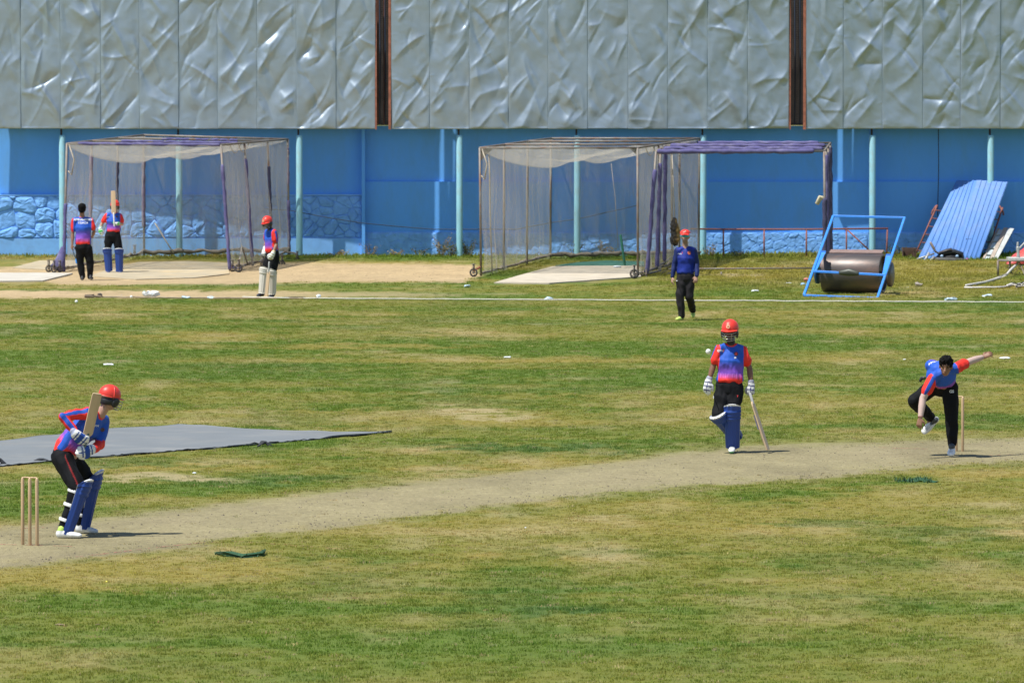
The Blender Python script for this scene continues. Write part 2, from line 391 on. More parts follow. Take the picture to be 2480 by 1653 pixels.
# ---- grass blades: tufts instanced over the turf
def tuft_mesh(seed, nb, hh, spread):
    r = np.random.default_rng(seed); v = []; f = []
    for i in range(nb):
        a = r.uniform(0, 6.283); q = r.uniform(0, spread) ; x, y = q * math.cos(a), q * math.sin(a) * 1.2
        h = hh * r.uniform(.5, 1.15); w_ = r.uniform(.0022, .0042); th = r.uniform(0, 6.283); ln = r.uniform(.15, .75) * h; la = r.uniform(0, 6.283)
        dx, dy = math.cos(th) * w_, math.sin(th) * w_; lx, ly = math.cos(la) * ln, math.sin(la) * ln
        k = len(v); v += [(x - dx, y - dy, -.004), (x + dx, y + dy, -.004), (x + lx * .4 + dx * .8, y + ly * .4 + dy * .8, h * .6), (x + lx * .4 - dx * .8, y + ly * .4 - dy * .8, h * .6), (x + lx, y + ly, h)]
        f += [(k, k + 1, k + 2, k + 3), (k + 3, k + 2, k + 4)]
    return v, f
def blade_material():
    m = bpy.data.materials.new('grass_blade'); m.use_nodes = True; t = m.node_tree; N = t.nodes; L = t.links; N.clear()
    out = N.new('ShaderNodeOutputMaterial'); at = N.new('ShaderNodeAttribute'); at.attribute_type = 'INSTANCER'; at.attribute_name = 'tint'
    oi = N.new('ShaderNodeObjectInfo'); geo = N.new('ShaderNodeNewGeometry')
    r = N.new('ShaderNodeMapRange'); r.inputs[3].default_value = .84; r.inputs[4].default_value = 1.2; L.new(geo.outputs['Random Per Island'], r.inputs[0])
    vm = N.new('ShaderNodeVectorMath'); vm.operation = 'SCALE'; L.new(at.outputs['Color'], vm.inputs[0]); L.new(r.outputs[0], vm.inputs['Scale'])
    d = N.new('ShaderNodeBsdfDiffuse'); tr = N.new('ShaderNodeBsdfTranslucent'); L.new(vm.outputs[0], d.inputs[0]); L.new(vm.outputs[0], tr.inputs[0])
    ms = N.new('ShaderNodeMixShader'); ms.inputs[0].default_value = .5; L.new(d.outputs[0], ms.inputs[1]); L.new(tr.outputs[0], ms.inputs[2])
    L.new(ms.outputs[0], out.inputs[0]); return m
def grass_object(name, X, Y, tint, scale, meshes, kind='stuff'):
    me = bpy.data.meshes.new(name); n = len(X); me.vertices.add(n)
    me.vertices.foreach_set('co', np.stack([X, Y, gz(Y)], 1).ravel())
    a = me.attributes.new('tint', 'FLOAT_COLOR', 'POINT'); c = np.ones((n, 4)); c[:, :3] = tint; a.data.foreach_set('color', c.ravel())
    a = me.attributes.new('sz', 'FLOAT', 'POINT'); a.data.foreach_set('value', scale)
    a = me.attributes.new('rot', 'FLOAT_VECTOR', 'POINT'); rv = np.zeros((n, 3)); rv[:, 2] = rng.uniform(0, 6.283, n); a.data.foreach_set('vector', rv.ravel())
    a = me.attributes.new('pick', 'INT', 'POINT'); a.data.foreach_set('value', rng.integers(0, len(meshes), n).astype(np.int32))
    o = bpy.data.objects.new(name, me); C.objects.link(o)
    col = bpy.data.collections.new(name + '_sources')
    for i, q in enumerate(meshes):
        so_ = bpy.data.objects.new('tuft', q); col.objects.link(so_); so_.location = (0, 0, 0)
    ng = bpy.data.node_groups.new(name, 'GeometryNodeTree')
    ng.interface.new_socket('Geometry', in_out='INPUT', socket_type='NodeSocketGeometry'); ng.interface.new_socket('Geometry', in_out='OUTPUT', socket_type='NodeSocketGeometry')
    N = ng.nodes; L = ng.links; gi = N.new('NodeGroupInput'); go = N.new('NodeGroupOutput')
    ci = N.new('GeometryNodeCollectionInfo'); ci.inputs['Collection'].default_value = col; ci.inputs['Separate Children'].default_value = True
    ip = N.new('GeometryNodeInstanceOnPoints'); ip.inputs['Pick Instance'].default_value = True
    def na(nm, ty):
        q = N.new('GeometryNodeInputNamedAttribute'); q.data_type = ty; q.inputs['Name'].default_value = nm; return q.outputs['Attribute']
    m2p = N.new('GeometryNodeMeshToPoints'); L.new(gi.outputs[0], m2p.inputs[0])
    L.new(m2p.outputs[0], ip.inputs['Points']); L.new(ci.outputs[0], ip.inputs['Instance'])
    L.new(na('pick', 'INT'), ip.inputs['Instance Index']); L.new(na('rot', 'FLOAT_VECTOR'), ip.inputs['Rotation']); L.new(na('sz', 'FLOAT'), ip.inputs['Scale'])
    L.new(ip.outputs[0], go.inputs[0])
    md = o.modifiers.new('scatter', 'NODES'); md.node_group = ng
    return tag(o, kind=kind)
bm_ = blade_material()
tufts = []
for i in range(5):
    v, f = tuft_mesh(100 + i, 16, .025, .075); q = mesh('tuft', v, f, bm_, False); tufts.append(q)
def scatter(y0, y1, dens, step=1.0, xpad=1.8):
    X = []; Y = []
    y = y0
    while y < y1:
        hw = (y + step) * 1240 / FPX + xpad; n = int(dens(y) * 2 * hw * step)
        X.append(rng.uniform(-hw, hw, n)); Y.append(rng.uniform(y, min(y + step, y1), n)); y += step
    return np.concatenate(X), np.concatenate(Y)
X, Y = scatter(54.5, 143, lambda y: 95 * min(1, (72 / y)) ** 1.1)
col, bare, dry, n2 = fields(X, Y)
keep = rng.uniform(0, 1, len(X)) > np.clip(bare * 1.25 - .02, 0, 1)
keep |= (rng.uniform(0, 1, len(X)) > .985)
_px, _py = proj(X, Y, gz(Y)); keep &= ~inpoly(_px, _py, [(-600, 1100), (-160, 1076), (0, 1067), (130, 1055), (255, 1040), (330, 1036), (428, 1028), (620, 1039), (700, 1044), (800, 1048), (944, 1045), (900, 1052), (850, 1057), (700, 1070.5), (505, 1087.5), (340, 1100.5), (120, 1118), (-160, 1147), (-600, 1190)])
X, Y, col, dry = X[keep], Y[keep], col[keep], dry[keep]
jit = rng.uniform(.86, 1.2, (len(X), 1)) * (1 + rng.uniform(-.08, .08, (len(X), 3)))
straw = (rng.uniform(0, 1, len(X)) < .03 + .08 * dry)[:, None]
tint = np.clip(col * 1.7 * jit, 0, .8); tint = np.where(straw, np.array((.5, .42, .2))[None] * jit, tint)
sz = rng.uniform(.6, 1.25, len(X)) * (1.05 - .35 * dry)
grass_object('grass', X, Y, tint, sz, tufts)
# rough taller grass by the wall and behind the boundary rope
X, Y = scatter(143.2, 167.9, lambda y: 26, 1.0, 1.0)
col, bare, dry, n2 = fields(X, Y)
px, py = proj(X, Y, gz(Y))
keep = (rng.uniform(0, 1, len(X)) > np.clip(bare * 1.3, 0, 1)) & ((px > 1180) | (Y > 165.3) | (rng.uniform(0, 1, len(X)) < .55))
keep &= ~((Y < 165) & (px < 1180) & (bare > .4))
slab = inpoly(px, py, [(1180, 694), (1330, 640), (1560, 640), (1560, 682), (1400, 690)]); keep &= ~slab
keep &= ~((px < 560) & (py > 630) & (py < 690))
X, Y, col, dry, px = X[keep], Y[keep], col[keep], dry[keep], px[keep]
jit = rng.uniform(.7, 1.4, (len(X), 1)); tint = np.clip(col * 1.7 * jit, 0, .8)
sz = rng.uniform(.7, 1.7, len(X)) * np.where(px > 1600, 1.5, 1.0) * (1 + 1.5 * np.clip((Y - 166.0) / 1.5, 0, 1)) * np.where(Y < 150, .75, 1)
grass_object('rough_grass', X, Y, tint, sz, tufts)
# ================================================================ WALL BEHIND THE NETS
PY = 167.5                     # line of the blue steel poles
def X_at(px, Y): return (px - 1240) / FPX * Y
BLUE = alb(105, 182, 255, .62); BLUE2 = (BLUE[0] * .93, BLUE[1] * .95, BLUE[2] * .97)
M_wall = mat('blue_plaster', (.135, .415, .94), .85, var=.07, vscale=1.3, bump=.25, bscale=14, dirt=(.13, .32, .60), dscale=1.3, damt=.55, spec=.2, stretch=(1, 1, .4))
M_stone = mat('blue_painted_stone', (.20, .45, .90), .8, var=.16, vscale=5, bump=.6, bscale=9, spec=.25, bdist=.04)
M_plinth = mat('blue_plinth', (.23, .50, .93), .85, var=.08, vscale=3, bump=.3, bscale=12, dirt=(.2, .34, .58), dscale=2, damt=.4, spec=.2)
def panel(name, pa, pb, za, zb, Yf, thick, m, parent):
    mb = MB(); v = []
    for px in (pa, pb):
        Y = Yf(px); X = X_at(px, Y)
        for dy in (0, thick):
            for z in (za, zb): v.append((X, Y + dy, z))
    mb.add(v, [(0, 4, 5, 1), (2, 3, 7, 6), (0, 1, 3, 2), (4, 6, 7, 5), (1, 5, 7, 3), (0, 2, 6, 4)])
    return part(name, mb, m, parent, False)
def clip_poly(poly, p, n):
    out = []
    for i in range(len(poly)):
        a, b = poly[i], poly[(i + 1) % len(poly)]; da, db = np.dot(a - p, n), np.dot(b - p, n)
        if da <= 0: out.append(a)
        if (da < 0) != (db < 0): out.append(a + (b - a) * da / (da - db))
    return out
def voronoi(x0, x1, z0, z1, sx, sz, jit=.50):
    nx = max(1, round((x1 - x0) / sx)); nz = max(1, round((z1 - z0) / sz)); pts = {}
    for i in range(-1, nx + 1):
        for j in range(-1, nz + 1):
            pts[i, j] = np.array((x0 + (i + .5 + random.uniform(-jit, jit) + (.5 if j % 2 else 0)) * (x1 - x0) / nx, z0 + (j + .5 + random.uniform(-jit, jit)) * (z1 - z0) / nz))
    res = []
    for k, p in pts.items():
        poly = [np.array(q) for q in ((x0, z0), (x1, z0), (x1, z1), (x0, z1))]
        for k2, q in pts.items():
            if k2 != k and abs(k2[0] - k[0]) <= 3 and abs(k2[1] - k[1]) <= 3:
                poly = clip_poly(poly, (p + q) / 2, q - p)
                if len(poly) < 3: break
        if len(poly) >= 3:
            c = np.mean(poly, axis=0); ar = .5 * abs(sum(poly[i][0] * poly[(i + 1) % len(poly)][1] - poly[(i + 1) % len(poly)][0] * poly[i][1] for i in range(len(poly))))
            if ar > .008: res.append((c, poly))
    return res
def stones(parent, pa, pb, za, zb, Yf, sx, sz, prot, gap=.012, name='stone'):
    x0, x1 = X_at(pa, Yf(pa)), X_at(pb, Yf(pb))
    def Ys(x): px = 1240 + x / Yf((pa + pb) / 2) * FPX; return Yf(px)
    for c, poly in voronoi(x0, x1, za, zb, sx, sz):
        pr = prot * random.uniform(.45, 1.25); mb = MB(); v = []; n = []
        # soften the outline: cut the corners
        pp = []
        for i in range(len(poly)):
            a, b = poly[i], poly[(i + 1) % len(poly)]; pp += [a + (b - a) * .2, a + (b - a) * .8]
        k = len(pp); tx, tz = random.uniform(-.35, .35), random.uniform(-.45, .2)
        for s, d in ((1, 0), (1, .45), (.86, .85), (.55, 1.05)):
            for q in pp:
                r = c + (q - c) * (s * (1 - gap / max(.05, np.linalg.norm(q - c))))
                bulge = random.uniform(-.25, .25) * (s < 1)
                dd = pr * (d + bulge + (tx * (r[0] - c[0]) + tz * (r[1] - c[1])) * (3 if d else 0))
                v.append((r[0], Ys(r[0]) - (dd if d else -.03), r[1]))
        f = []
        for s in range(3):
            for i in range(k): f.append((s * k + i, s * k + (i + 1) % k, (s + 1) * k + (i + 1) % k, (s + 1) * k + i))
        v.append((c[0], Ys(c[0]) - pr * random.uniform(.9, 1.25), c[1]))
        for i in range(k): f.append((3 * k + i, 3 * k + (i + 1) % k, 4 * k))
        mb.add(v, f); part(name, mb, M_stone, parent, False)
YA = lambda px: 167.82 + .36 * px / 880.0
YAu = lambda px: YA(px) + .10
wa = thing('boundary_wall', (X_at(430, 167.8), 167.8, .1), 'bright blue wall with rough stone lower band and smooth plinth behind the left practice net', 'wall')
panel('plaster_panel', -700, 878, 1.66, 3.38, YAu, .25, M_wall, wa)
panel('masonry_core', -700, 878, .60, 1.66, lambda p: YA(p) + .012, .3, M_stone, wa)
panel('plinth', -700, 880, -.1, .60, lambda p: YA(p) - .035, .3, M_plinth, wa)
panel('coping_ledge', -700, 880, 1.655, 1.685, lambda p: YA(p) - .03, .15, M_plinth, wa)
stones(wa, -60, 679, .615, 1.645, YA, .46, .30, .042, .003)
stones(wa, 680, 876, .615, 1.645, YA, .42, .17, .030, .005)
YB = lambda px: 168.37 - .26 * (px - 880) / 1120.0 if px < 2105 else 168.34
YBl = lambda px: YB(px) - .08; YBb = lambda px: YB(px) - .12
wb = thing('boundary_wall', (X_at(1700, 168), 168.0, .1), 'long plain blue wall with ledge at mid height and rough render base, behind the right practice net', 'wall')
for a, b in ((881, 2104), (2105, 3100)):
    panel('plaster_panel', a, b, 1.985, 3.38, YB, .3, M_wall, wb)
    panel('lower_panel', a, b, .72, 2.0, YBl, .3, M_wall, wb)
    panel('rough_base', a, b, -.1, .75, lambda p: YBb(p) + .008, .3, M_stone, wb)
panel('end_return', 876, 884, -.1, 3.38, lambda p: 167.99, .5, M_wall, wb)
stones(wb, 884, 2100, -.02, .73, YBb, .30, .17, .012, .001)
stones(wb, 2110, 2560, -.02, .73, YBb, .34, .2, .012, .001)
mb = MB(); mb.sweep([(X_at(2272, 168.1), 168.08, 3.37), (X_at(2273, 168.1), 168.09, 2.3), (X_at(2271, 168), 168.03, 1.2), (X_at(2274, 168), 168.0, 1.05)], [.012] * 4, n=6)
part('drain_pipe', mb, mat('dark_pipe', (.03, .06, .12), .6), wb)
# electric cable sagging along both walls
mb = MB(); pts = []
for px, py in ((640, 506), (700, 509), (737, 516), (800, 528), (877, 540), (960, 548), (1050, 555), (1160, 555), (1250, 555), (1340, 538), (1400, 530), (1470, 514), (1545, 497)):
    q = P(px, py, 167.62 if px < 900 else 167.9); pts.append(q)
mb.sweep(pts, [.011] * len(pts), n=5); o = part('wall_cable', mb, mat('dark_cable', (.03, .05, .09), .6))
tag(o, 'thin dark cable sagging low across the blue wall between the two nets', 'cable')

# grandstand behind the screens, seen through the slots
M_dark = mat('stand_dark', (.030, .024, .022), .9, var=.4, vscale=5)
st = thing('grandstand', (0, 168.85, 3.38), 'dark grandstand side with wire netting seen in the slots between silver screens', 'grandstand')
mb = MB(); mb.box((-22, 168.72, 3.39), (22, 169.6, 9.2)); part('stand_side', mb, M_dark, st, False)
M_wire = mat('stand_wire', (.16, .14, .12), .7)
for cx in (926, 1930):
    mb = MB(); xc = X_at(cx, 168.3)
    for i in range(-7, 8): mb.beam((xc + i * .055, 168.34, 3.4), (xc + i * .055, 168.34, 7.0), .004, .004)
    for j in range(66): mb.beam((xc - .4, 168.335, 3.42 + j * .055), (xc + .4, 168.335, 3.42 + j * .055), .004, .004)
    o = part('wire_netting', mb, M_wire, st, False)
    for k, dx in enumerate((-.06, .07)):
        mb = MB(); mb.sweep([(xc + dx, 168.25, 3.42), (xc + dx + .01, 168.27, 5), (xc + dx - .01, 168.25, 7)], [.014] * 3, n=6); part('hanging_cable', mb, mat('dark_cable', (.02, .02, .02), .6), st)
M_rust = mat('red_oxide_steel', (.36, .125, .07), .75, var=.25, vscale=12, dirt=(.16, .07, .04), dscale=9, damt=.6)
mb = MB(); xc = X_at(926, 168)
mb.box((xc - .13, 168.05, 3.42), (xc - .09, 168.1, 7.0)); mb.box((xc + .03, 168.0, 3.42), (xc + .055, 168.04, 7.0)); part('rusty_upright', mb, mat('dull_rust', (.12, .05, .035), .85, var=.3, vscale=9), st, False)

# ---------------------------------------------------------------- silver screens
M_foil = mat('silver_sheet', (.40, .47, .52), .50, metal=.90, var=.04, vscale=2.5, dirt=(.40, .41, .38), dscale=.9, damt=.3, bump=.05, bscale=9, bdist=.02)
def folds(U, V, W, H, r):
    """crumpled sheet metal: ridges, dents and puckers, metres in, metres out"""
    h = np.zeros_like(U); n = int(6.5 * W * H)
    for _ in range(n):
        cx, cy = r.uniform(0, W), r.uniform(0, H)
        a = math.radians(r.choice([r.normal(56, 10), r.normal(120, 10), r.uniform(0, 180)], p=[.60, .22, .18]))
        ln = r.uniform(.20, .80); wd = r.uniform(.035, .120); asy = r.choice([.6, 1.0, 1.9]); am = wd * r.uniform(.17, .38) * r.choice([1, -1], p=[.62, .38])
        dx, dy = U - cx, V - cy; t = dx * math.cos(a) + dy * math.sin(a); s = -dx * math.sin(a) + dy * math.cos(a)
        s = s + .22 * t * t / ln * r.uniform(-1, 1); wt = wd * (1 - .55 * t / ln * r.uniform(0, 1))
        e = np.clip(1 - (t / ln) ** 2, 0, 1) ** 1.2
        q = np.abs(s) / np.maximum(wt, .012)
        q = np.where(s > 0, q, q * asy); prof = np.exp(-q ** 1.25)
        h += am * e * prof
    for _ in range(int(1.6 * H)):
        sidex = r.choice([0, W]); cy = r.uniform(0, H); dx = np.abs(U - sidex); dy = V - cy + r.uniform(-.4, .4) * dx
        h += r.uniform(.003, .010) * np.exp(-(dx / .10) ** 2) * np.exp(-(dy / r.uniform(.015, .035)) ** 2)
    sd = int(r.integers(1000))
    h += (fbm(U * 1.6, V * 1.3, 3, sd) - .5) * .05 * W
    rd = 1 - 2 * np.abs(fbm((U + V * .6) * 2.6, (V - U * .5) * 1.7, 3, sd + 7) - .5)
    h += (rd - .8) * .010
    pin = np.clip(np.minimum(U, W - U) / .10, 0, 1) ** .6
    return h * (.06 + .94 * pin)
def screen(label, seams, z0=3.314, z1=8.8, cut=7.0):
    Ys = 167.38; t = thing('silver_screen', (X_at((seams[0] + seams[-1]) / 2, Ys), Ys, z0), label, 'screen', 'silver sheet screens above the blue wall')
    for k in range(len(seams) - 1):
        a, b = X_at(seams[k], Ys), X_at(seams[k + 1], Ys) + .006; W = b - a; vis = 6.75 - z0; r = np.random.default_rng(int(abs(seams[k])) * 3 + 5)
        nu = 44; nv = 150 if seams[k] > -200 and seams[k] < 2500 else 20
        zb = z0 + r.uniform(-.008, .008)
        u = np.linspace(0, W, nu); v = np.concatenate([np.linspace(0, vis, nv), np.linspace(vis, z1 - z0, 30)[1:]])
        UU, VV = np.meshgrid(u, v); h = folds(UU, VV, W, z1 - z0, r)
        h *= np.clip(VV / .05, .12, 1); h += .004 * (rng.uniform() - .5)
        yy = Ys - .012 - h * 1.15 - .018 * VV + (.003 if k % 2 else 0)
        pts = np.stack([a + UU, yy, zb + VV], -1).reshape(-1, 3); n2 = len(v)
        i = (np.arange(n2 - 1)[:, None] * nu + np.arange(nu - 1)[None]).ravel(); f = [(p, p + 1, p + nu + 1, p + nu) for p in i.tolist()]
        mb = MB(); mb.add(pts, f)
        # hemmed bottom edge and folded-back flange give the sheet its thickness
        o = part('metal_sheet', mb, M_foil, t)
        md = o.modifiers.new('thick', 'SOLIDIFY'); md.thickness = .004; md.offset = 1
    a, b = X_at(seams[0], Ys), X_at(seams[-1], Ys)
    for zr in (z0 + .04, 6.3): mb = MB(); mb.box((a, Ys + .05, zr), (b, Ys + .09, zr + .04)); part('backing_rail', mb, M_rust, t, False)
    return t, a, b
def edge_post(t, x, wdt, z0=3.30):
    mb = MB(); mb.box((x - wdt / 2, 167.335, z0), (x + wdt / 2, 167.45, 8.8)); part('edge_post', mb, M_rust, t, False)
s0, a, b = screen('silver crumpled sheet screen beyond the left edge of the wall', [-400, -300, -200, -125])
s1, a, b = screen('crumpled silver sheet screen above the left practice net, left of the first dark slot', [-70, 51, 147, 244, 338, 433, 527, 622.6, 718, 814, 909])
edge_post(s1, X_at(911, 167.4), .035)
s2, a, b = screen('crumpled silver sheet screen in the middle, between the two dark slots', [948, 1040.5, 1136.5, 1231, 1327, 1422.5, 1520.7, 1616, 1713, 1810, 1910])
edge_post(s2, X_at(944, 167.4), .06); edge_post(s2, X_at(1913, 167.4), .03)
s3, a, b = screen('crumpled silver sheet screen above the blue leaning sheets, right of the second dark slot', [1952, 2041, 2136, 2233.6, 2325, 2421, 2516, 2612, 2710])
edge_post(s3, X_at(1948, 167.4), .065)
# beams that close the slots high up
for cx, lb in ((-98, 'dark steel beam across the slot outside the left edge'), (926, 'dark steel beam closing the top of the left slot between screens'), (1930, 'dark steel beam closing the top of the right slot between screens')):
    mb = MB(); xc = X_at(cx, 167.5); mb.box((xc - .33, 167.47, 6.98), (xc + .33, 167.6, 8.9)); o = part('slot_beam', mb, M_dark, None, False); tag(o, lb, 'beam')

# ---------------------------------------------------------------- steel poles
M_pole = mat('turquoise_paint', (.27, .56, .66), .55, var=.08, vscale=4, dirt=(.30, .36, .30), dscale=6, damt=.55, stretch=(1, 1, .35))
PL = [(151, 'turquoise steel pole behind the left front corner of the left net'), (434, 'turquoise steel pole standing in the middle of the left net'),
      (725, 'turquoise steel pole just right of the left net by a hanging castor'), (1113, 'turquoise steel pole beside weeds, left of the right net'),
      (1398, 'turquoise steel pole seen through the middle of the right net'), (1703, 'turquoise steel pole behind the bare padded frame near the brown sack'),
      (2113, 'turquoise stained pole rising behind the heavy roller'), (2399, 'turquoise pole above the leaning blue sheets')]
def make_pole():
    t = thing('steel_pole', (0, 0, 0), 'x', 'pole', 'turquoise poles holding the screens')
    mb = MB(); n = 20; v = []; f = []
    for z in (-.05, 2.98, 3.02):
        r = .080 if z < 3.0 else .066
        v += [(r * math.cos(2 * math.pi * i / n), r * math.sin(2 * math.pi * i / n), z) for i in range(n)]
    for k in range(2):
        for i in range(n): f.append((k * n + i, k * n + (i + 1) % n, (k + 1) * n + (i + 1) % n, (k + 1) * n + i))
    f.append(tuple(range(2 * n, 3 * n))); mb.add(v, f); part('shaft', mb, M_pole, t)
    mb = MB(); mb.box((-.045, -.03, 3.02), (.0, .05, 3.40)); mb.box((-.07, -.06, 3.27), (.07, .06, 3.31)); part('bracket', mb, M_dark, t, False)
    return t
def copy_thing(t):
    c = t.copy(); C.objects.link(c)
    for ch in t.children:
        d = ch.copy(); C.objects.link(d); d.parent = c
        for g in ch.children: e = g.copy(); C.objects.link(e); e.parent = d
    return c
base = make_pole()
for i, (px, lb) in enumerate(PL):
    o = base if i == 0 else copy_thing(base)
    o.location = (X_at(px, PY), PY, .14); o['label'] = lb; o.rotation_euler.z = 0

# ================================================================ PRACTICE NETS
M_steel = mat('grey_steel_tube', (.21, .19, .165), .6, metal=.2, var=.2, vscale=14, dirt=(.16, .07, .035), dscale=7, damt=.8)
M_pad = mat('purple_padding', (.090, .082, .21), .8, var=.2, vscale=7, bump=.5, bscale=18, dirt=(.25, .23, .36), dscale=4, damt=.5)
M_padd = mat('dark_padding', (.045, .045, .095), .85, var=.3, vscale=10, bump=.5, bscale=22)
M_tyre = mat('castor_rubber', (.045, .042, .04), .8, var=.2)
M_rope = mat('net_rope', (.48, .42, .33), .9, var=.2, vscale=20)
def net_material(name, col, wf, k=22.0, hz=0.0):
    m = bpy.data.materials.new(name); m.use_nodes = True; t = m.node_tree; N = t.nodes; L = t.links; N.clear()
    out = N.new('ShaderNodeOutputMaterial'); uv = N.new('ShaderNodeUVMap'); sp = N.new('ShaderNodeSeparateXYZ'); L.new(uv.outputs[0], sp.inputs[0])
    def M(op, a, b=None):
        q = N.new('ShaderNodeMath'); q.operation = op
        for i, x in enumerate((a, b)):
            if x is None: continue
            if isinstance(x, (int, float)): q.inputs[i].default_value = x
            else: L.new(x, q.inputs[i])
        return q.outputs[0]
    A = M('ADD', sp.outputs[0], sp.outputs[1]); B = M('SUBTRACT', sp.outputs[0], sp.outputs[1])
    g = []
    for q in (A, B): g.append(M('LESS_THAN', M('FRACT', M('MULTIPLY', q, k)), wf))
    fac = M('MAXIMUM', g[0], g[1])
    # loose, doubled net here and there
    n = N.new('ShaderNodeTexNoise'); n.inputs['Scale'].default_value = 1.3; n.inputs['Detail'].default_value = 3
    mp = N.new('ShaderNodeMapping'); mp.inputs['Scale'].default_value = (3.5, .6, 1); L.new(uv.outputs[0], mp.inputs[0]); L.new(mp.outputs[0], n.inputs['Vector'])
    ex = M('MULTIPLY', M('MAXIMUM', M('SUBTRACT', n.outputs['Fac'], .5), 0.0), 1.6 + hz)
    fac = M('MINIMUM', M('ADD', fac, M('ADD', ex, hz * .1)), 1.0)
    d = N.new('ShaderNodeBsdfDiffuse'); d.inputs[0].default_value = (*col, 1); tl = N.new('ShaderNodeBsdfTranslucent'); tl.inputs[0].default_value = (*col, 1)
    m1 = N.new('ShaderNodeMixShader'); m1.inputs[0].default_value = .45; L.new(d.outputs[0], m1.inputs[1]); L.new(tl.outputs[0], m1.inputs[2])
    tr = N.new('ShaderNodeBsdfTransparent'); m2 = N.new('ShaderNodeMixShader'); L.new(fac, m2.inputs[0]); L.new(tr.outputs[0], m2.inputs[1]); L.new(m1.outputs[0], m2.inputs[2])
    L.new(m2.outputs[0], out.inputs[0]); return m
M_net = net_material('white_netting', (.54, .51, .45), .23); M_netg = net_material('grey_netting', (.46, .45, .44), .13)
def net_part(name, fn, nu, nv, su, sv, m, parent):
    mb = MB(); mb.grid(fn, nu, nv); uv = [(i / nu * su, j / nv * sv) for i in range(nu + 1) for j in range(nv + 1)]
    return part(name, mb, m, parent, True, uv=uv)
def lerp_list(L, t):
    t = min(max(t, 0), .99999) * (len(L) - 1); i = int(t); return L[i] + (L[i + 1] - L[i]) * (t - i)
def tube(name, pts, r, m, parent, n=10):
    mb = MB(); mb.sweep(pts, [r] * len(pts), n=n, cap=0); return part(name, mb, m, parent)
def pad_tube(parent, a, b, r, m, name='padding', lumps=5):
    mb = MB(); k = lumps * 3; pts = []; rr = []
    for i in range(k + 1):
        t = i / k; pts.append(a + (b - a) * t + rng.normal(0, .004, 3)); rr.append(r * (1 - (.22 if i % 3 == 0 and 0 < i < k else 0) + rng.uniform(-.06, .06)))
    mb.sweep(pts, rr, n=12, cap=1); return part(name, mb, m, parent)
def torus_mb(mb, c, ax, R, r, n=20, m=8):
    c = np.asarray(c, float); ax = nrm(ax); q = nrm(np.cross(ax, (0, 0, 1.0)) if abs(ax[2]) < .9 else (1, 0, 0)); p = np.cross(ax, q); v = []; f = []
    for i in range(n):
        a = 2 * math.pi * i / n; d = q * math.cos(a) + p * math.sin(a)
        for j in range(m):
            b = 2 * math.pi * j / m; v.append(c + d * (R + r * math.cos(b)) + ax * r * math.sin(b))
    for i in range(n):
        for j in range(m):
            f.append((i * m + j, ((i + 1) % n) * m + j, ((i + 1) % n) * m + (j + 1) % m, i * m + (j + 1) % m))
    mb.add(v, f)
def castor(parent, px, py, Y, R=.1, ax=(.35, 1, 0), fork=(.0, .2)):
    c = P(px, py, Y); c[2] = max(c[2], float(gz(Y)) + R) if py > 640 else c[2]
    mb = MB(); torus_mb(mb, c, ax, R * .8, R * .22); o = part('castor', mb, M_tyre, parent)
    mb = MB(); a = nrm(ax); mb.sweep([c - a * .03, c + a * .03], [R * .25] * 2, n=8)
    for i in range(5):
        t = i * 1.2566; d = np.array((math.cos(t), 0, math.sin(t))); mb.beam(c, c + d * R * .75, .014, .014)
    for s in (-1, 1): mb.beam(c + a * .04 * s, c + a * .04 * s + np.array((fork[0], 0, fork[1])), .025, .008, (0, 1, 0))
    mb.beam(c + np.array((fork[0] - .05, 0, fork[1])), c + np.array((fork[0] + .05, 0, fork[1])), .10, .012)
    h = part('castor_fork', mb, M_steel, o)
    return o
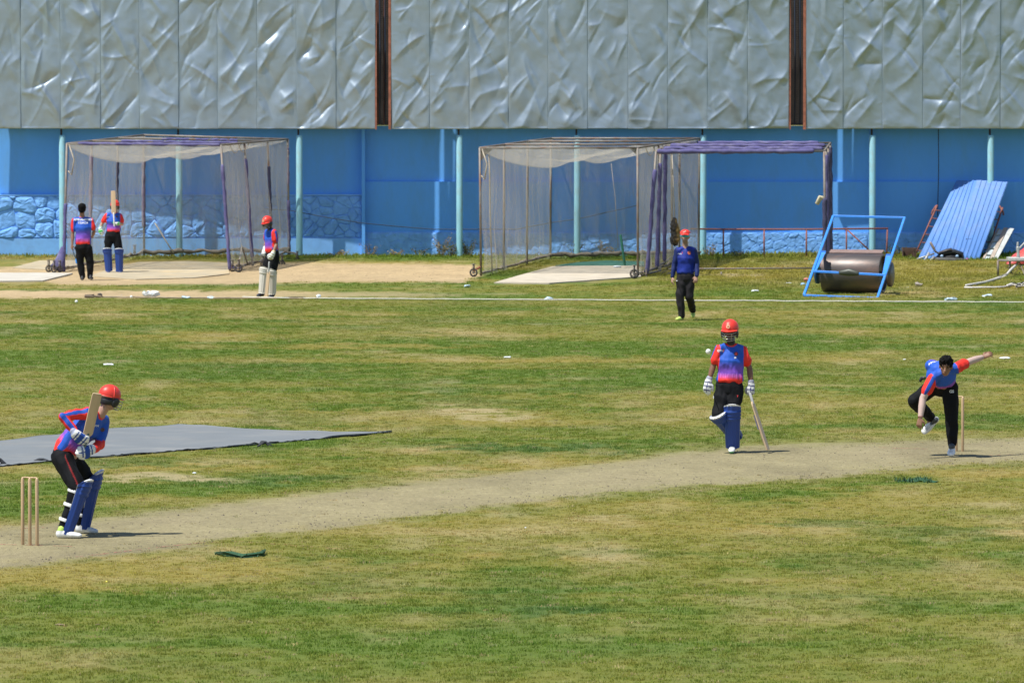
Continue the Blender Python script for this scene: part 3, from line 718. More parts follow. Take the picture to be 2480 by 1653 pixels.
def cage(label, Ys, LT, LB, RT, RB, pads, beampads, nets, sag, group='wheeled practice net frames'):
    lt = [P(*p, y) for p, y in zip(LT, Ys)]; lb = [P(*p, y) for p, y in zip(LB, Ys)]; rt = [P(*p, y) for p, y in zip(RT, Ys)]; rb = [P(*p, y) for p, y in zip(RB, Ys)]
    for q in lb + rb: q[2] = max(q[2], float(gz(q[1])) + .02)
    c = np.mean(lb + rb, axis=0); t = thing('practice_net', (c[0], c[1], float(gz(c[1]))), label, 'practice net', group)
    for i in range(len(Ys)):
        tube('post', [lb[i], lt[i]], .028, M_steel, t); tube('post', [rb[i], rt[i]], .028, M_steel, t); tube('roof_beam', [lt[i], rt[i]], .026, M_steel, t)
    tube('side_rail', lt, .026, M_steel, t); tube('side_rail', rt, .026, M_steel, t)
    tube('ground_rail', [q + np.array((0, 0, .06)) for q in lb], .024, M_steel, t); tube('ground_rail', [q + np.array((0, 0, .06)) for q in rb], .024, M_steel, t)
    for sd, i, f0, f1, r, m in pads:
        a, b = (lb[i], lt[i]) if sd == 'L' else (rb[i], rt[i]); pad_tube(t, a + (b - a) * f0, a + (b - a) * f1, r, m)
    for i, f0, f1, r in beampads: pad_tube(t, lt[i] + (rt[i] - lt[i]) * f0, lt[i] + (rt[i] - lt[i]) * f1, r, M_pad, 'beam_padding', 8)
    if nets:
        D = Ys[-1] - Ys[0]
        def side(Lb, Lt, ph):
            def fn(u, v):
                a, b = lerp_list(Lb, u), lerp_list(Lt, u); p = a + (b - a) * v; wv = math.sin(u * 40 + ph) * .035 + math.sin(u * 93 + ph * 2) * .018
                p = p + np.array((wv * (1 - .6 * v) + .03 * math.sin(v * 9 + u * 7), 0, 0)); 
                p[2] = p[2] - .02 * abs(math.sin(u * math.pi * (len(Lb) - 1))) * (v > .95)
                return p
            return fn
        net_part('side_net', side(lb, lt, 1.), 120, 14, D * 1.5, 2.9, M_net, t)
        net_part('side_net', side(rb, rt, 2.), 120, 14, D * 1.5, 2.9, M_net, t)
        def back(u, v):
            a = lb[-1] + (rb[-1] - lb[-1]) * u; b = lt[-1] + (rt[-1] - lt[-1]) * u; p = a + (b - a) * v
            return p + np.array((0, -.12 * math.sin(math.pi * v) * math.sin(math.pi * u) + .03 * math.sin(u * 35), 0))
        net_part('back_net', back, 60, 12, 3.7, 2.9, M_netg, t)
        def roof(u, v):
            a, b = lerp_list(lt, v), lerp_list(rt, v); p = a + (b - a) * u
            s = sag * (4 * u * (1 - u)) ** .7 * (1 - .35 * v) * (1 - .38 * math.exp(-((u - .62) / .10) ** 2)) * (1 - .25 * abs(math.sin(v * math.pi * 3)))
            return p + np.array((0, 0, -s))
        net_part('roof_net', roof, 44, 48, 3.7, D * 1.2, M_net, t)
        def swag(u, v):
            p = roof(u, 0); q = lt[0] + (rt[0] - lt[0]) * u; return q + (p - q) * v + np.array((0, -.03 - .02 * math.sin(u * 30), 0))
        net_part('front_swag', swag, 40, 5, 3.7, .5, M_net, t)
        for q0, q1 in ((lb, lt), (rb, rt)):    # frayed hems and ties
            mb = MB(); pts = [lerp_list(q0, u) + np.array((rng.normal(0, .03), 0, .05 + rng.uniform(0, .05))) for u in np.linspace(0, 1, 26)]
            mb.sweep(pts, [rng.uniform(.010, .035) for _ in pts], n=6); part('net_hem', mb, mat('dusty_hem', (.26, .21, .15), .9, var=.4, vscale=6), t)
        mb = MB(); pts = [lb[-1] + (rb[-1] - lb[-1]) * u + np.array((0, rng.normal(0, .04) - .1, .05 + rng.uniform(0, .06))) for u in np.linspace(0, 1, 30)]
        mb.sweep(pts, [rng.uniform(.03, .07) for _ in pts], n=7); part('net_hem', mb, mat('bundled_net', (.17, .15, .12), .95, var=.3), t)
        for u in (.12, .24):   # loose rope loops
            a = lerp_list(rt, u); b = lerp_list(rt, u + .16); pts = [a + (b - a) * k / 8 - np.array((0, 0, .22 * math.sin(math.pi * k / 8))) for k in range(9)]
            tube('rope_loop', pts, .010, M_rope, t, 6)
        a = lt[0] + np.array((.05, -.02, -.02)); tube('rope_tie', [a, a + np.array((.12, 0, -.35)), a + np.array((.06, 0, -.72)), a + np.array((-.02, 0, -.62))], .016, M_rope, t, 6)
    return t, lt, lb, rt, rb
Y1 = [159.9, 162.3, 164.7, 167.0]
t1, lt, lb, rt, rb = cage('white mesh practice net on wheels with purple padded bars, at the left by the coach', Y1,
    [(162, 348), (222, 341), (285, 334), (347, 327)], [(154, 661), (216, 647), (282, 634), (349, 618)],
    [(535, 351), (592, 346), (648, 341), (697, 337)], [(557, 664), (612, 645), (660, 630), (700, 612)],
    [('L', 0, .0, .52, .045, M_pad), ('R', 0, .02, .83, .045, M_pad), ('R', 1, .08, .86, .045, M_pad), ('R', 2, .3, .78, .042, M_padd), ('R', 3, .0, .45, .045, M_pad),
     ('L', 1, .3, .88, .045, mat('faded_padding', (.20, .16, .24), .85, var=.3, bump=.4)), ('L', 2, .25, .8, .04, M_padd), ('L', 3, .25, .8, .05, mat('faded_padding')), ('R', 3, .6, .92, .035, mat('faded_padding'))],
    [(0, .08, .985, .042), (1, .2, .95, .035), (2, .3, .8, .03)], True, .46)
# the flared foot of the left front pad
mb = MB(); a = P(152, 600, 159.9); mb.sweep([a, P(146, 628, 159.85), P(138, 650, 159.8)], [(.05, .04), (.11, .05), (.17, .06)], side=(1, 0, 0), n=12, cap=1); part('pad_skirt', mb, M_pad, t1)
for px, py, Y, R in ((118, 652, 159.7, .085), (131, 653, 159.5, .085), (145, 655, 159.6, .08), (578, 661, 159.6, .10), (563, 662, 159.9, .08), (638, 640, 162.2, .08), (683, 638, 163.5, .085), (720, 628, 166.0, .06), (326, 613, 166.9, .04)):
    castor(t1, px, py, Y, R)
tube('brace', [P(690, 610, 166.2), P(712, 612, 166.1), P(722, 618, 166.0)], .02, M_steel, t1); tube('brace', [P(586, 596, 161), P(600, 640, 161.6)], .018, M_steel, t1); tube('brace', [P(586, 596, 161), P(578, 645, 160.2)], .018, M_rope, t1)
tube('brace', [P(375, 540, 166.9), P(420, 612, 166.7)], .015, M_rope, t1); tube('brace', [lb[0] + np.array((-.35, 0, .12)), lb[0] + np.array((0, 0, .12))], .03, M_steel, t1); tube('brace', [rb[0] + np.array((0, 0, .1)), rb[0] + np.array((.25, 0, .06))], .03, M_pad, t1)
Y2 = [157.2, 160.3, 163.4, 166.5]
t2, lt, lb, rt, rb = cage('white mesh practice net with bare rusty posts, over the concrete strip in the middle', Y2,
    [(1162, 358), (1221, 350), (1278, 342), (1334, 335)], [(1165, 671), (1220, 657), (1276, 642), (1333, 628)],
    [(1544, 358), (1595, 350), (1646, 342), (1694, 335)], [(1545, 671), (1597, 655), (1645, 638), (1692, 617)],
    [], [], True, .48)
for px, py, Y, R in ((1147, 664, 157.2, .10), (1536, 680, 156.0, .11)): castor(t2, px, py, Y, R)
tube('brace', [lb[0] + np.array((0, 0, .22)), P(1147, 655, 157.2)], .028, M_rust, t2); tube('brace', [rb[0] + np.array((0, 0, .05)), P(1536, 668, 156.2)], .028, M_steel, t2)
tube('hanging_rope', [P(1184, 372, 158.0), P(1186, 430, 158.0), P(1187, 520, 158.0), P(1192, 662, 158.0)], .016, M_rope, t2, 6)
tube('hanging_rope', [P(1480, 396, 166.3), P(1490, 480, 166.3), P(1497, 600, 166.3)], .006, M_rope, t2, 6)
mb = MB(); mb.add([lt[0], lt[0] + np.array((.32, 0, 0)), lt[0] + np.array((.02, 0, -.3)), lt[0] + np.array((0, .01, 0)), lt[0] + np.array((.32, .01, 0)), lt[0] + np.array((.02, .01, -.3))], [(0, 1, 2), (3, 5, 4), (0, 3, 4, 1), (1, 4, 5, 2), (2, 5, 3, 0)]); part('gusset', mb, M_steel, t2, False)
mb = MB(); mb.add([rt[0], rt[0] - np.array((.2, 0, 0)), rt[0] - np.array((.01, 0, .18)), rt[0] + np.array((0, .01, 0)), rt[0] - np.array((.2, -.01, 0)), rt[0] - np.array((.01, -.01, .18))], [(0, 2, 1), (3, 4, 5), (0, 1, 4, 3), (1, 2, 5, 4), (2, 0, 3, 5)]); part('gusset', mb, M_steel, t2, False)
Y3 = [157.6, 159.2, 160.8, 166.0]
t3, lt, lb, rt, rb = cage('bare wheeled frame with purple padded roof bars and no netting, behind the capped fielder', Y3,
    [(1589, 367), (1600, 360), (1612, 353), (1626, 347)], [(1567, 664), (1591, 652), (1609, 641), (1628, 628)],
    [(1996, 366), (2001, 360), (2006, 353), (2011, 346)], [(1999, 662), (2003, 646), (2008, 630), (2013, 612)],
    [('L', 0, .02, .84, .052, M_pad), ('L', 1, .03, .87, .05, M_pad), ('L', 2, .05, .92, .05, M_pad), ('R', 0, .02, .60, .06, M_padd), ('R', 1, .02, .93, .055, M_pad), ('R', 2, .02, .93, .055, M_padd), ('R', 3, .0, .95, .05, M_padd)],
    [(0, .02, .93, .06), (1, .03, .97, .055), (2, .04, .97, .055), (3, .03, .92, .055)], False, 0)
tube('ground_rail', [lb[0] + np.array((.5, .2, .12)), rb[0] + np.array((0, .2, .12))], .018, M_steel, t3)
for px, py in ((1747, 658), (1985, 660)): tube('rail_foot', [P(px, py, 158.2), P(px, py + 12, 158.2)], .02, M_steel, t3)
tube('brace', [P(1565, 650, 157.6), P(1566, 690, 157.0), P(1580, 684, 157.0)], .016, M_steel, t3); tube('brace', [P(1612, 655, 160), P(1596, 668, 158), P(1625, 660, 159)], .016, M_steel, t3); tube('brace', [P(1545, 668, 157.4), P(1600, 655, 158.4)], .02, M_steel, t3)
mb = MB(); q = P(1987, 483, 158.0)
mb.sweep([q + np.array((-.08, 0, -.1)), q + np.array((.0, -.03, .05)), q + np.array((.08, 0, .03)), q + np.array((.09, 0, -.04))], [(.02, .05), (.03, .06), (.03, .05), (.02, .04)], side=(0, 1, 0), n=8); part('torn_foam', mb, mat('foam_yellow', (.50, .45, .30), .95, var=.2, bump=.5), t3)
# hanging sack
sk = thing('hanging_sack', P(1635, 597, 160.0), 'ragged brown sack hanging on a cord behind the fielder in red cap', 'sack')
mb = MB(); c = P(1635, 560, 160.0)
mb.ell(c, ((.10, 0, 0), (0, .08, 0), (-.02, 0, .33)), 14, 14); mb.ell(c + np.array((.0, 0, -.18)), ((.115, 0, 0), (0, .09, 0), (0, 0, .17)), 12, 8)
def sackcol(v):
    n = fbm(v[:, 0] * 16, v[:, 2] * 9, 3, 4)[:, None]; s = np.clip((v[:, 0:1] - c[0]) / .08 + (n - .5) * 3, 0, 1)
    return np.array((.045, .04, .035)) * (1 - s) + np.array((.27, .165, .05)) * s * (.6 + .8 * n)
organic('sack_body', mb, .016, mat('sack', vcol='col', rough=.9, bump=.6, bscale=25), sk, sackcol, 2, .03, 12)
tube('cord', [P(1628, 375, 160.0), P(1631, 450, 160.0), P(1634, 528, 160.0)], .010, M_rope, sk, 6)

# ---------------------------------------------------------------- slabs, mats
def ground_prism(name, poly, th, m, z0=0.0, kind=None, parent=None):
    g = [G(*p) for p in poly]; mb = MB(); n = len(g)
    v = [q + np.array((0, 0, z0 - .02)) for q in g] + [q + np.array((0, 0, z0 + th)) for q in g]
    ar = sum(g[i][0] * g[(i + 1) % n][1] - g[(i + 1) % n][0] * g[i][1] for i in range(n)); r = range(n)
    f = [tuple(range(n, 2 * n)) if ar > 0 else tuple(range(2 * n - 1, n - 1, -1))]
    for i in r: f.append((i, (i + 1) % n, n + (i + 1) % n, n + i) if ar > 0 else (i, n + i, n + (i + 1) % n, (i + 1) % n))
    mb.add(v, f); o = part(name, mb, m, parent, False)
    if kind: tag(o, kind=kind)
    return o
M_conc = mat('pale_concrete', (.50, .44, .34), .9, var=.12, vscale=2.5, dirt=(.33, .28, .20), dscale=1.5, damt=.6)
M_concg = mat('worn_strip', (.40, .34, .23), .9, var=.15, vscale=2, dirt=(.48, .36, .19), dscale=.9, damt=.8)
ground_prism('concrete_strip', [(1196, 687), (1262, 668), (1338, 647.5), (1430, 646), (1548, 646), (1552, 672), (1440, 680), (1330, 688)], .03, M_conc, kind='structure')
ground_prism('concrete_strip', [(-120, 663), (130, 663), (176, 664), (104, 682), (-120, 684)], .03, mat('pale_grey_concrete', (.50, .47, .40), .9, var=.1, vscale=2, dirt=(.36, .31, .24), dscale=1.2, damt=.5), kind='structure')
ground_prism('concrete_strip', [(30, 650), (95, 633), (200, 632), (176, 652), (118, 655)], .025, M_concg, kind='structure')
ground_prism('net_strip', [(216, 670), (262, 654), (335, 636), (455, 634), (552, 638), (556, 664), (470, 674), (330, 678)], .02, M_concg, kind='structure')
o = ground_prism('rubber_mat', [(1345, 646), (1400, 638), (1470, 634), (1560, 636), (1560, 646)], .035, mat('green_mat', (.035, .14, .10), .85, var=.2, vscale=6), .0)
tag(o, 'dark green mat on the concrete strip inside the right practice net', 'mat')
mb = MB(); a = P(1503, 570, 161.5); b = P(1513, 640, 161.5); mb.sweep([a, b], [.03, .03], n=8, cap=1); o = part('green_stake', mb, mat('green_plastic', (.02, .16, .10), .6))
tag(o, 'thin green stake leaning upright inside the right practice net', 'stake')
mb = MB(); c = P(1495, 637, 161.2); c[2] = .11; mb.ell(c, ((.10, 0, 0), (0, .10, 0), (0, 0, .03)), 20, 8); o = part('white_dish', mb, mat('white_plastic', (.75, .78, .78), .5))
tag(o, 'white oval dish lying on the green mat in the right net', 'dish')

# ---------------------------------------------------------------- low rusty rail
M_rail = mat('rust_rail', (.24, .09, .07), .8, var=.3, vscale=15)
rl = thing('low_railing', (X_at(1920, 166.9), 166.9, .13), 'low rust-red railing with diagonal brace in front of the blue wall, behind the roller', 'railing')
RY = 166.9
tube('top_rail', [P(1672, 554, RY), P(1752, 555, RY), P(1953, 555, RY), P(2151, 553, RY)], .022, M_rail, rl)
for px in (1752, 1850.5, 1953, 2050, 2149): tube('post', [P(px, 556, RY), P(px - (2 if px == 2149 else 0), 630, RY)], .02, M_rail, rl)
tube('diagonal_brace', [P(2053, 557, RY - .02), P(2120, 620, RY - .02)], .018, M_rail, rl)

# ---------------------------------------------------------------- heavy pitch roller
M_bp = mat('bright_blue_paint', (.045, .26, .80), .4, var=.08, vscale=9, dirt=(.08, .2, .45), dscale=6, damt=.5)
M_drum = mat('roller_steel', (.085, .072, .068), .42, metal=.25, var=.14, vscale=5, dirt=(.20, .12, .09), dscale=3, damt=.7, stretch=(.3, 1, 1), bump=.15, bscale=20)
phi = math.radians(17); axd = np.array((math.cos(phi), -math.sin(phi), 0)); fwd = np.array((math.sin(phi), math.cos(phi), 0))
rc = P(2068, 663, 146.4); rc[2] = .44
ro = thing('pitch_roller', (rc[0], rc[1], 0), 'heavy steel pitch roller in a tilted bright blue tube frame by the boundary rope', 'roller')
mb = MB(); R = .42; Lh = .66; n = 48; v = []; f = []
for s in (-1, 1):
    for r_ in (R, R - .05, R - .05, .10):
        off = Lh if r_ in (R,) else Lh
        v += [rc + axd * s * (Lh - (.09 if (r_ == R - .05 and len(v) // n % 4 == 2) or r_ == .10 else 0)) + fwd * r_ * math.cos(2 * math.pi * i / n) + np.array((0, 0, 1)) * r_ * math.sin(2 * math.pi * i / n) for i in range(n)]
def bridge(a, b, flip):
    for i in range(n):
        q = (a * n + i, a * n + (i + 1) % n, b * n + (i + 1) % n, b * n + i); f.append(q[::-1] if flip else q)
bridge(0, 4, True); bridge(0, 1, False); bridge(1, 2, False); bridge(2, 3, False); bridge(4, 5, True); bridge(5, 6, True); bridge(6, 7, True)
f.append(tuple(range(3 * n, 4 * n))); f.append(tuple(range(8 * n - 1, 7 * n - 1, -1))); mb.add(v, f)
o = part('drum', mb, M_drum, ro); md = o.modifiers.new('b', 'BEVEL'); md.width = .012; md.segments = 2; md.limit_method = 'ANGLE'
mb = MB(); mb.sweep([rc - axd * .80, rc + axd * .80], [.045, .045], n=12); part('axle', mb, M_drum, ro)
tl, tr_, br, bl = P(2018, 523, 147.6), P(2191, 527, 147.1), P(2125, 722, 144.0), P(1947, 715, 144.4)
def tbar(name, a, b, wd=.05): 
    mb = MB(); mb.beam(a, b, wd, wd); o = part(name, mb, M_bp, ro, False); md = o.modifiers.new('b', 'BEVEL'); md.width = .006; return o
tbar('top_bar', tl, tr_); tbar('bottom_bar', bl, br); tbar('side_bar', bl, tl); tbar('side_bar', br, tr_)
ml, mr = bl + (tl - bl) * .30, br + (tr_ - br) * .285
mid = lambda t: ml + (mr - ml) * t + np.array((0, -.03, 0))
tbar('cross_bar', mid(.0), mid(.40)); tbar('cross_bar', mid(.60), mid(1.0))
mb = MB(); q = mid(.5); mb.sweep([mid(.385) + np.array((0, 0, .0)), q + np.array((0, .0, .02)), mid(.615)], [(.05, .05), (.085, .06), (.05, .05)], side=(0, 0, 1), n=12); part('grease_cover', mb, mat('dark_oily_steel', (.05, .055, .04), .45), ro)
for a, sx in ((ml, 1), (mr, -1)):
    d = (tl - bl) if sx > 0 else (tr_ - br); top = a + d * .24 + axd * sx * .08; mb = MB()
    v = [a + np.array((0, -.02, -.02)), a + axd * sx * .07 + d * .0, top + axd * sx * .05, top - axd * sx * .05 + d * .02, a + d * .24]
    w2 = [q + np.array((0, .03, 0)) for q in v]; k = len(v); mb.add(v + w2, [tuple(range(k)), tuple(range(2 * k - 1, k - 1, -1))] + [(i, k + i, k + (i + 1) % k, (i + 1) % k) for i in range(k)]); part('side_plate', mb, M_bp, ro, False)
    mb = MB(); mb.beam(a + d * .12, rc + axd * (-sx) * .74, .07, .03); part('axle_bracket', mb, M_bp, ro, False)
    mb = MB(); mb.beam(a + d * .245, a + d * .245 + axd * sx * .13, .05, .05); part('scraper_stub', mb, M_bp, ro, False)
mb = MB(); q0 = rc + np.array((0, 0, R + .035)) + fwd * .10; mb.beam(q0 - axd * .62, q0 + axd * .62, .20, .03, (0, -.35, 1)); part('scraper_board', mb, mat('weathered_board', (.22, .15, .13), .85, var=.25, vscale=8, stretch=(1, 6, 6)), ro, False)
cw = rc + axd * .78 + np.array((0, 0, -.02)); mb = MB(); mb.sweep([cw, cw + axd * .06], [.27, .27], n=24, cap=0); part('end_weight', mb, M_drum, ro)
cw = rc - axd * .78; mb = MB(); mb.sweep([cw - axd * .05, cw], [.24, .24], n=24, cap=0); part('end_weight', mb, mat('blue_disc', (.02, .09, .24), .6), ro)

# ---------------------------------------------------------------- scrap against the wall
M_bsheet = mat('blue_ribbed_sheet', (.060, .200, .53), .6, var=.07, vscale=3, dirt=(.16, .25, .45), dscale=2.5, damt=.5)
def ribbed(label, tlp, trp, brp, blp, Ya, Yt, Yb, nr):
    A, B, Cc, D = P(*tlp, Ya), P(*trp, Yt), P(*brp, Yb), P(*blp, Yb); nn = nrm(np.cross(B - A, D - A)); nn = nn if nn[1] < 0 else -nn
    mb = MB(); us = []; k = nr
    for i in range(k):
        for d, h in ((0, 0), (.62, 0), (.68, .014), (.90, .014), (.96, 0)): us.append(((i + d) / k, h))
    us.append((1, 0)); nv = 3
    for off in (0, .004):
        v = []
        for u, h in us:
            for j in range(nv + 1):
                t = j / nv; v.append((A + (B - A) * u) * (1 - t) + (D + (Cc - D) * u) * t + nn * (h - off))
        f = []
        for i in range(len(us) - 1):
            for j in range(nv):
                a = i * (nv + 1) + j; q = (a, a + 1, a + nv + 2, a + nv + 1); f.append(q if off == 0 else q[::-1])
        mb.add(v, f)
    o = part('ribbed_sheet', mb, M_bsheet, None, False); return tag(o, label, 'metal sheet', 'blue ribbed sheets leaning on the wall')
ribbed('blue ribbed metal sheet leaning on the wall, left one, partly in screen shade', (2316, 437), (2368, 437), (2316, 634), (2222, 628), 168.02, 167.62, 166.40, 6)
ribbed('blue ribbed metal sheet leaning on the wall, right one, with a small dark bolt mark', (2366, 436), (2441, 441), (2367, 640), (2306, 634), 167.60, 167.28, 166.32, 6)
mb = MB(); a = P(2341, 579, 166.66); b = P(2352, 579, 166.66); mb.sweep([a, b], [.008, .008], n=6); mb.ell(a, ((.02, 0, 0), (0, .02, 0), (0, 0, .02)), 8, 6); mb.ell(b, ((.02, 0, 0), (0, .02, 0), (0, 0, .02)), 8, 6)
o = part('door_bolt', mb, M_dark); tag(o, 'small dark bolt fixed on the right leaning blue sheet', 'bolt')
ld = thing('rusty_ladder_frame', P(2300, 635, 166.9), 'rusty ladder frame leaning on the wall behind the blue ribbed sheets', 'ladder frame')
def ladder(pa, pb, qa, qb, Yt, Yb, nr, lab=None):
    a, b, c, d = P(*pa, Yt), P(*pb, Yb), P(*qa, Yt), P(*qb, Yb); tube('ladder_rail', [a, b], .022, M_rail, ld); tube('ladder_rail', [c, d], .022, M_rail, ld)
    for i in range(nr):
        t = (i + .6) / nr; tube('rung', [a + (b - a) * t, c + (d - c) * t], .014, M_rail, ld, 6)
ladder((2270, 497), (2218, 614), (2290, 500), (2242, 616), 167.85, 167.1, 6); ladder((2428, 503), (2386, 630), (2406, 500), (2368, 630), 167.85, 167.1, 7)
tube('ladder_rail', [P(2420, 498, 167.85), P(2429, 512, 167.85), P(2430, 520, 167.8)], .022, M_rail, ld); tube('ladder_rail', [P(2268, 497, 167.85), P(2258, 512, 167.85), P(2256, 520, 167.8)], .022, M_rail, ld)
M_board = mat('dirty_white_board', (.48, .50, .48), .8, var=.15, vscale=6, dirt=(.22, .18, .13), dscale=4, damt=.7)
def plank(lab, a1, a2, b1, b2, Yt, Yb, m=M_board, th=.04):
    A, B, Cc, D = P(*a1, Yt), P(*a2, Yt), P(*b2, Yb), P(*b1, Yb); nn = nrm(np.cross(B - A, D - A)); nn = nn if nn[1] < 0 else -nn
    mb = MB(); v = [A, B, Cc, D]; v += [q - nn * th for q in v]; mb.add(v, [(0, 3, 2, 1), (4, 5, 6, 7), (0, 1, 5, 4), (1, 2, 6, 5), (2, 3, 7, 6), (3, 0, 4, 7)]); return mb
wf = thing('window_frame', P(2400, 636, 166.7), 'dirty white window frame with small panes leaning beside the blue sheets', 'window frame')
part('frame_board', plank('', (2431, 551), (2441, 551), (2390, 640), (2399, 640), 167.24, 166.3, mat('frame_wood', (.40, .33, .27), .85, var=.2)), mat('frame_wood'), wf, False)
part('frame_board', plank('', (2416, 553), (2421, 552), (2376, 632), (2381, 632), 167.28, 166.34), mat('frame_wood'), wf, False)
for i in range(5):
    t0, t1 = i / 5 + .02, (i + 1) / 5 - .03; L0, L1 = np.array((2418, 555.)), np.array((2378, 634.)); R0, R1 = np.array((2431, 554.)), np.array((2391, 635.))
    part('pane', plank('', L0 + (L1 - L0) * t0, R0 + (R1 - R0) * t0, L0 + (L1 - L0) * t1, R0 + (R1 - R0) * t1, 167.26 - .92 * t0, 167.26 - .92 * t1), mat('dusty_pane', (.52, .58, .58), .35, var=.1, vscale=5), wf, False)
mb = plank('', (2443, 552), (2456, 553), (2399, 641), (2408, 641), 167.2, 166.2); o = part('white_plank', mb, M_board, None, False); tag(o, 'grey white plank leaning at the right of the old window frame', 'plank')
# rusty box
bx = thing('rusty_box', P(2203, 637, 166.6), 'open rusty brown box on the grass left of the blue sheets', 'box')
q = P(2203, 637, 166.7); mb = MB(); mb.box((q[0] - .17, q[1], .12), (q[0] + .17, q[1] + .3, .13)); mb.box((q[0] - .17, q[1] + .28, .13), (q[0] + .17, q[1] + .3, .40)); mb.box((q[0] - .17, q[1], .13), (q[0] - .15, q[1] + .28, .40)); mb.box((q[0] + .10, q[1], .13), (q[0] + .17, q[1] + .28, .40)); mb.box((q[0] - .15, q[1] - .01, .32), (q[0] + .10, q[1] + .01, .40))
part('box_shell', mb, mat('rust_brown', (.09, .05, .035), .85, var=.3, vscale=9), bx, False)
mb = MB(); mb.sweep([P(2200, 634, 166.7), P(2206, 624, 166.7)], [.05, .03], n=6); part('grey_lump', mb, M_board, bx)
# scrap machine
sm = thing('scrap_machine', P(2300, 637, 165.8), 'wrecked black machine with bent seat and grey bars lying before the blue sheets', 'scrap machine')
Yq = 165.8; M_blk = mat('black_shell', (.022, .024, .026), .35, var=.2); M_greyb = mat('grey_metal_bar', (.42, .42, .40), .5, metal=.4, var=.2)
mb = MB(); mb.sweep([P(2268, 628, Yq), P(2285, 612, Yq), P(2310, 609, Yq), P(2328, 615, Yq), P(2332, 634, Yq)], [(.06, .22), (.07, .25), (.07, .25), (.07, .22), (.05, .2)], side=(0, 0, 1), n=14); part('shell', mb, M_blk, sm)
mb = MB(); mb.ell(P(2302, 624, Yq - .05), ((.34, 0, 0), (0, .2, 0), (0, 0, .13)), 16, 10); mb.box(tuple(P(2275, 634, Yq - .2)), tuple(P(2330, 622, Yq - .2) + np.array((0, .25, 0)))); part('engine_block', mb, mat('black_oily', (.018, .018, .017), .55, var=.3, vscale=12, bump=.5, bscale=14), sm)
mb = MB(); mb.sweep([P(2263, 606, Yq - .1), P(2272, 613, Yq - .1), P(2290, 607, Yq - .1), P(2303, 604, Yq - .1), P(2309, 611, Yq - .1)], [(.02, .14), (.03, .16), (.04, .16), (.045, .16), (.03, .12)], side=(0, 0, 1), n=12); part('seat', mb, mat('worn_black_seat', (.05, .045, .045), .35, dirt=(.4, .38, .36), dscale=4, damt=.5), sm)
mb = MB(); mb.sweep([P(2254, 588, Yq - .1), P(2261, 600, Yq - .1), P(2266, 610, Yq - .1)], [(.03, .06), (.035, .06), (.02, .05)], n=8); part('bent_lever', mb, mat('rust_grey', (.30, .24, .20), .6, var=.3), sm)
mb = MB(); mb.sweep([P(2268, 630, Yq - .28), P(2300, 631, Yq - .3), P(2331, 631, Yq - .28)], [(.07, .05), (.075, .05), (.06, .05)], side=(0, 0, 1), n=12); part('front_box', mb, mat('grey_black_shell', (.06, .06, .055), .6, var=.3), sm)
for a, b, r_ in (((2221, 627), (2262, 614), .02), ((2238, 634), (2250, 612), .03), ((2250, 636), (2263, 622), .035), ((2229, 630), (2233, 636), .04)): tube('bar', [P(*a, Yq - .3), P(*b, Yq - .15)], r_, M_greyb, sm)
for px in (2281, 2318): mb = MB(); mb.ell(P(px, 620, Yq - .27), ((.04, 0, 0), (0, .02, 0), (0, 0, .035)), 12, 6); part('lamp_lens', mb, mat('pale_blue_lens', (.35, .5, .7), .25), sm)
mb = MB(); mb.ell(P(2342, 630, 166.0), ((.05, 0, 0), (0, .04, 0), (0, 0, .06)), 8, 6); o = part('crushed_can', mb, mat('blue_pink_can', (.25, .06, .25), .5, var=.5, vscale=20)); tag(o, 'small crushed blue and pink can beside the wrecked machine', 'can')
# sprinkler stand and hose
ss = thing('sprinkler_stand', P(2446, 672, 157.5), 'steel stand with a field sprinkler head at the right edge, white hose attached', 'sprinkler')
Yh = 157.5
tube('stand_rail', [P(2415, 631, Yh), P(2500, 632, Yh)], .018, M_steel, ss); tube('stand_rail', [P(2418, 629, Yh + 1.2), P(2500, 630, Yh + 1.2)], .018, M_steel, ss)
for px, y2 in ((2417, 669), (2446, 655), (2500, 668)): tube('leg', [P(px, 631, Yh + (.9 if px == 2446 else 0)), P(px, y2, Yh + (.9 if px == 2446 else 0))], .026, M_steel, ss)
mb = MB(); mb.box(tuple(P(2445, 630, Yh)), tuple(P(2500, 626, Yh) + np.array((0, 1, .01)))); part('top_plate', mb, M_board, ss, False)
mb = MB(); mb.sweep([P(2466, 632, Yh + .5), P(2466, 612, Yh + .5), P(2465, 600, Yh + .5)], [.05, .035, .045], n=10); mb.sweep([P(2464, 604, Yh + .5), P(2465, 588, Yh + .5)], [.03, .025], n=8); mb.sweep([P(2467, 603, Yh + .5), P(2482, 587, Yh + .5)], [.022, .02], n=8); part('sprinkler_head', mb, M_greyb, ss)
tube('leg', [P(2470, 636, Yh + .3), P(2481, 664, Yh - .6)], .014, M_steel, ss)
def hose(pts, r, lab):
    mb = MB(); mb.sweep(pts, [r] * len(pts), n=8); o = part('water_hose', mb, mat('white_hose', (.60, .57, .52), .6, var=.15, vscale=15, dirt=(.35, .3, .25), dscale=8, damt=.5)); return tag(o, lab, 'hose', 'white hoses by the sprinkler')
hp = [P(2464, 638, Yh + .3), P(2458, 644, Yh), P(2448, 653, Yh - .5), P(2438, 664, 156)] + [G(px, py - 3) + np.array((0, 0, .035)) for px, py in ((2424, 677), (2405, 684), (2385, 690), (2362, 694), (2340, 698))]
hose(hp, .03, 'white hose curving down from the sprinkler stand onto the grass')
hose([G(px, py) + np.array((0, 0, .03)) for px, py in ((2337, 699), (2350, 699.5), (2380, 699), (2410, 699), (2430, 698), (2448, 694), (2470, 690), (2500, 686))], .022, 'white hose lying flat along the grass at the right edge')
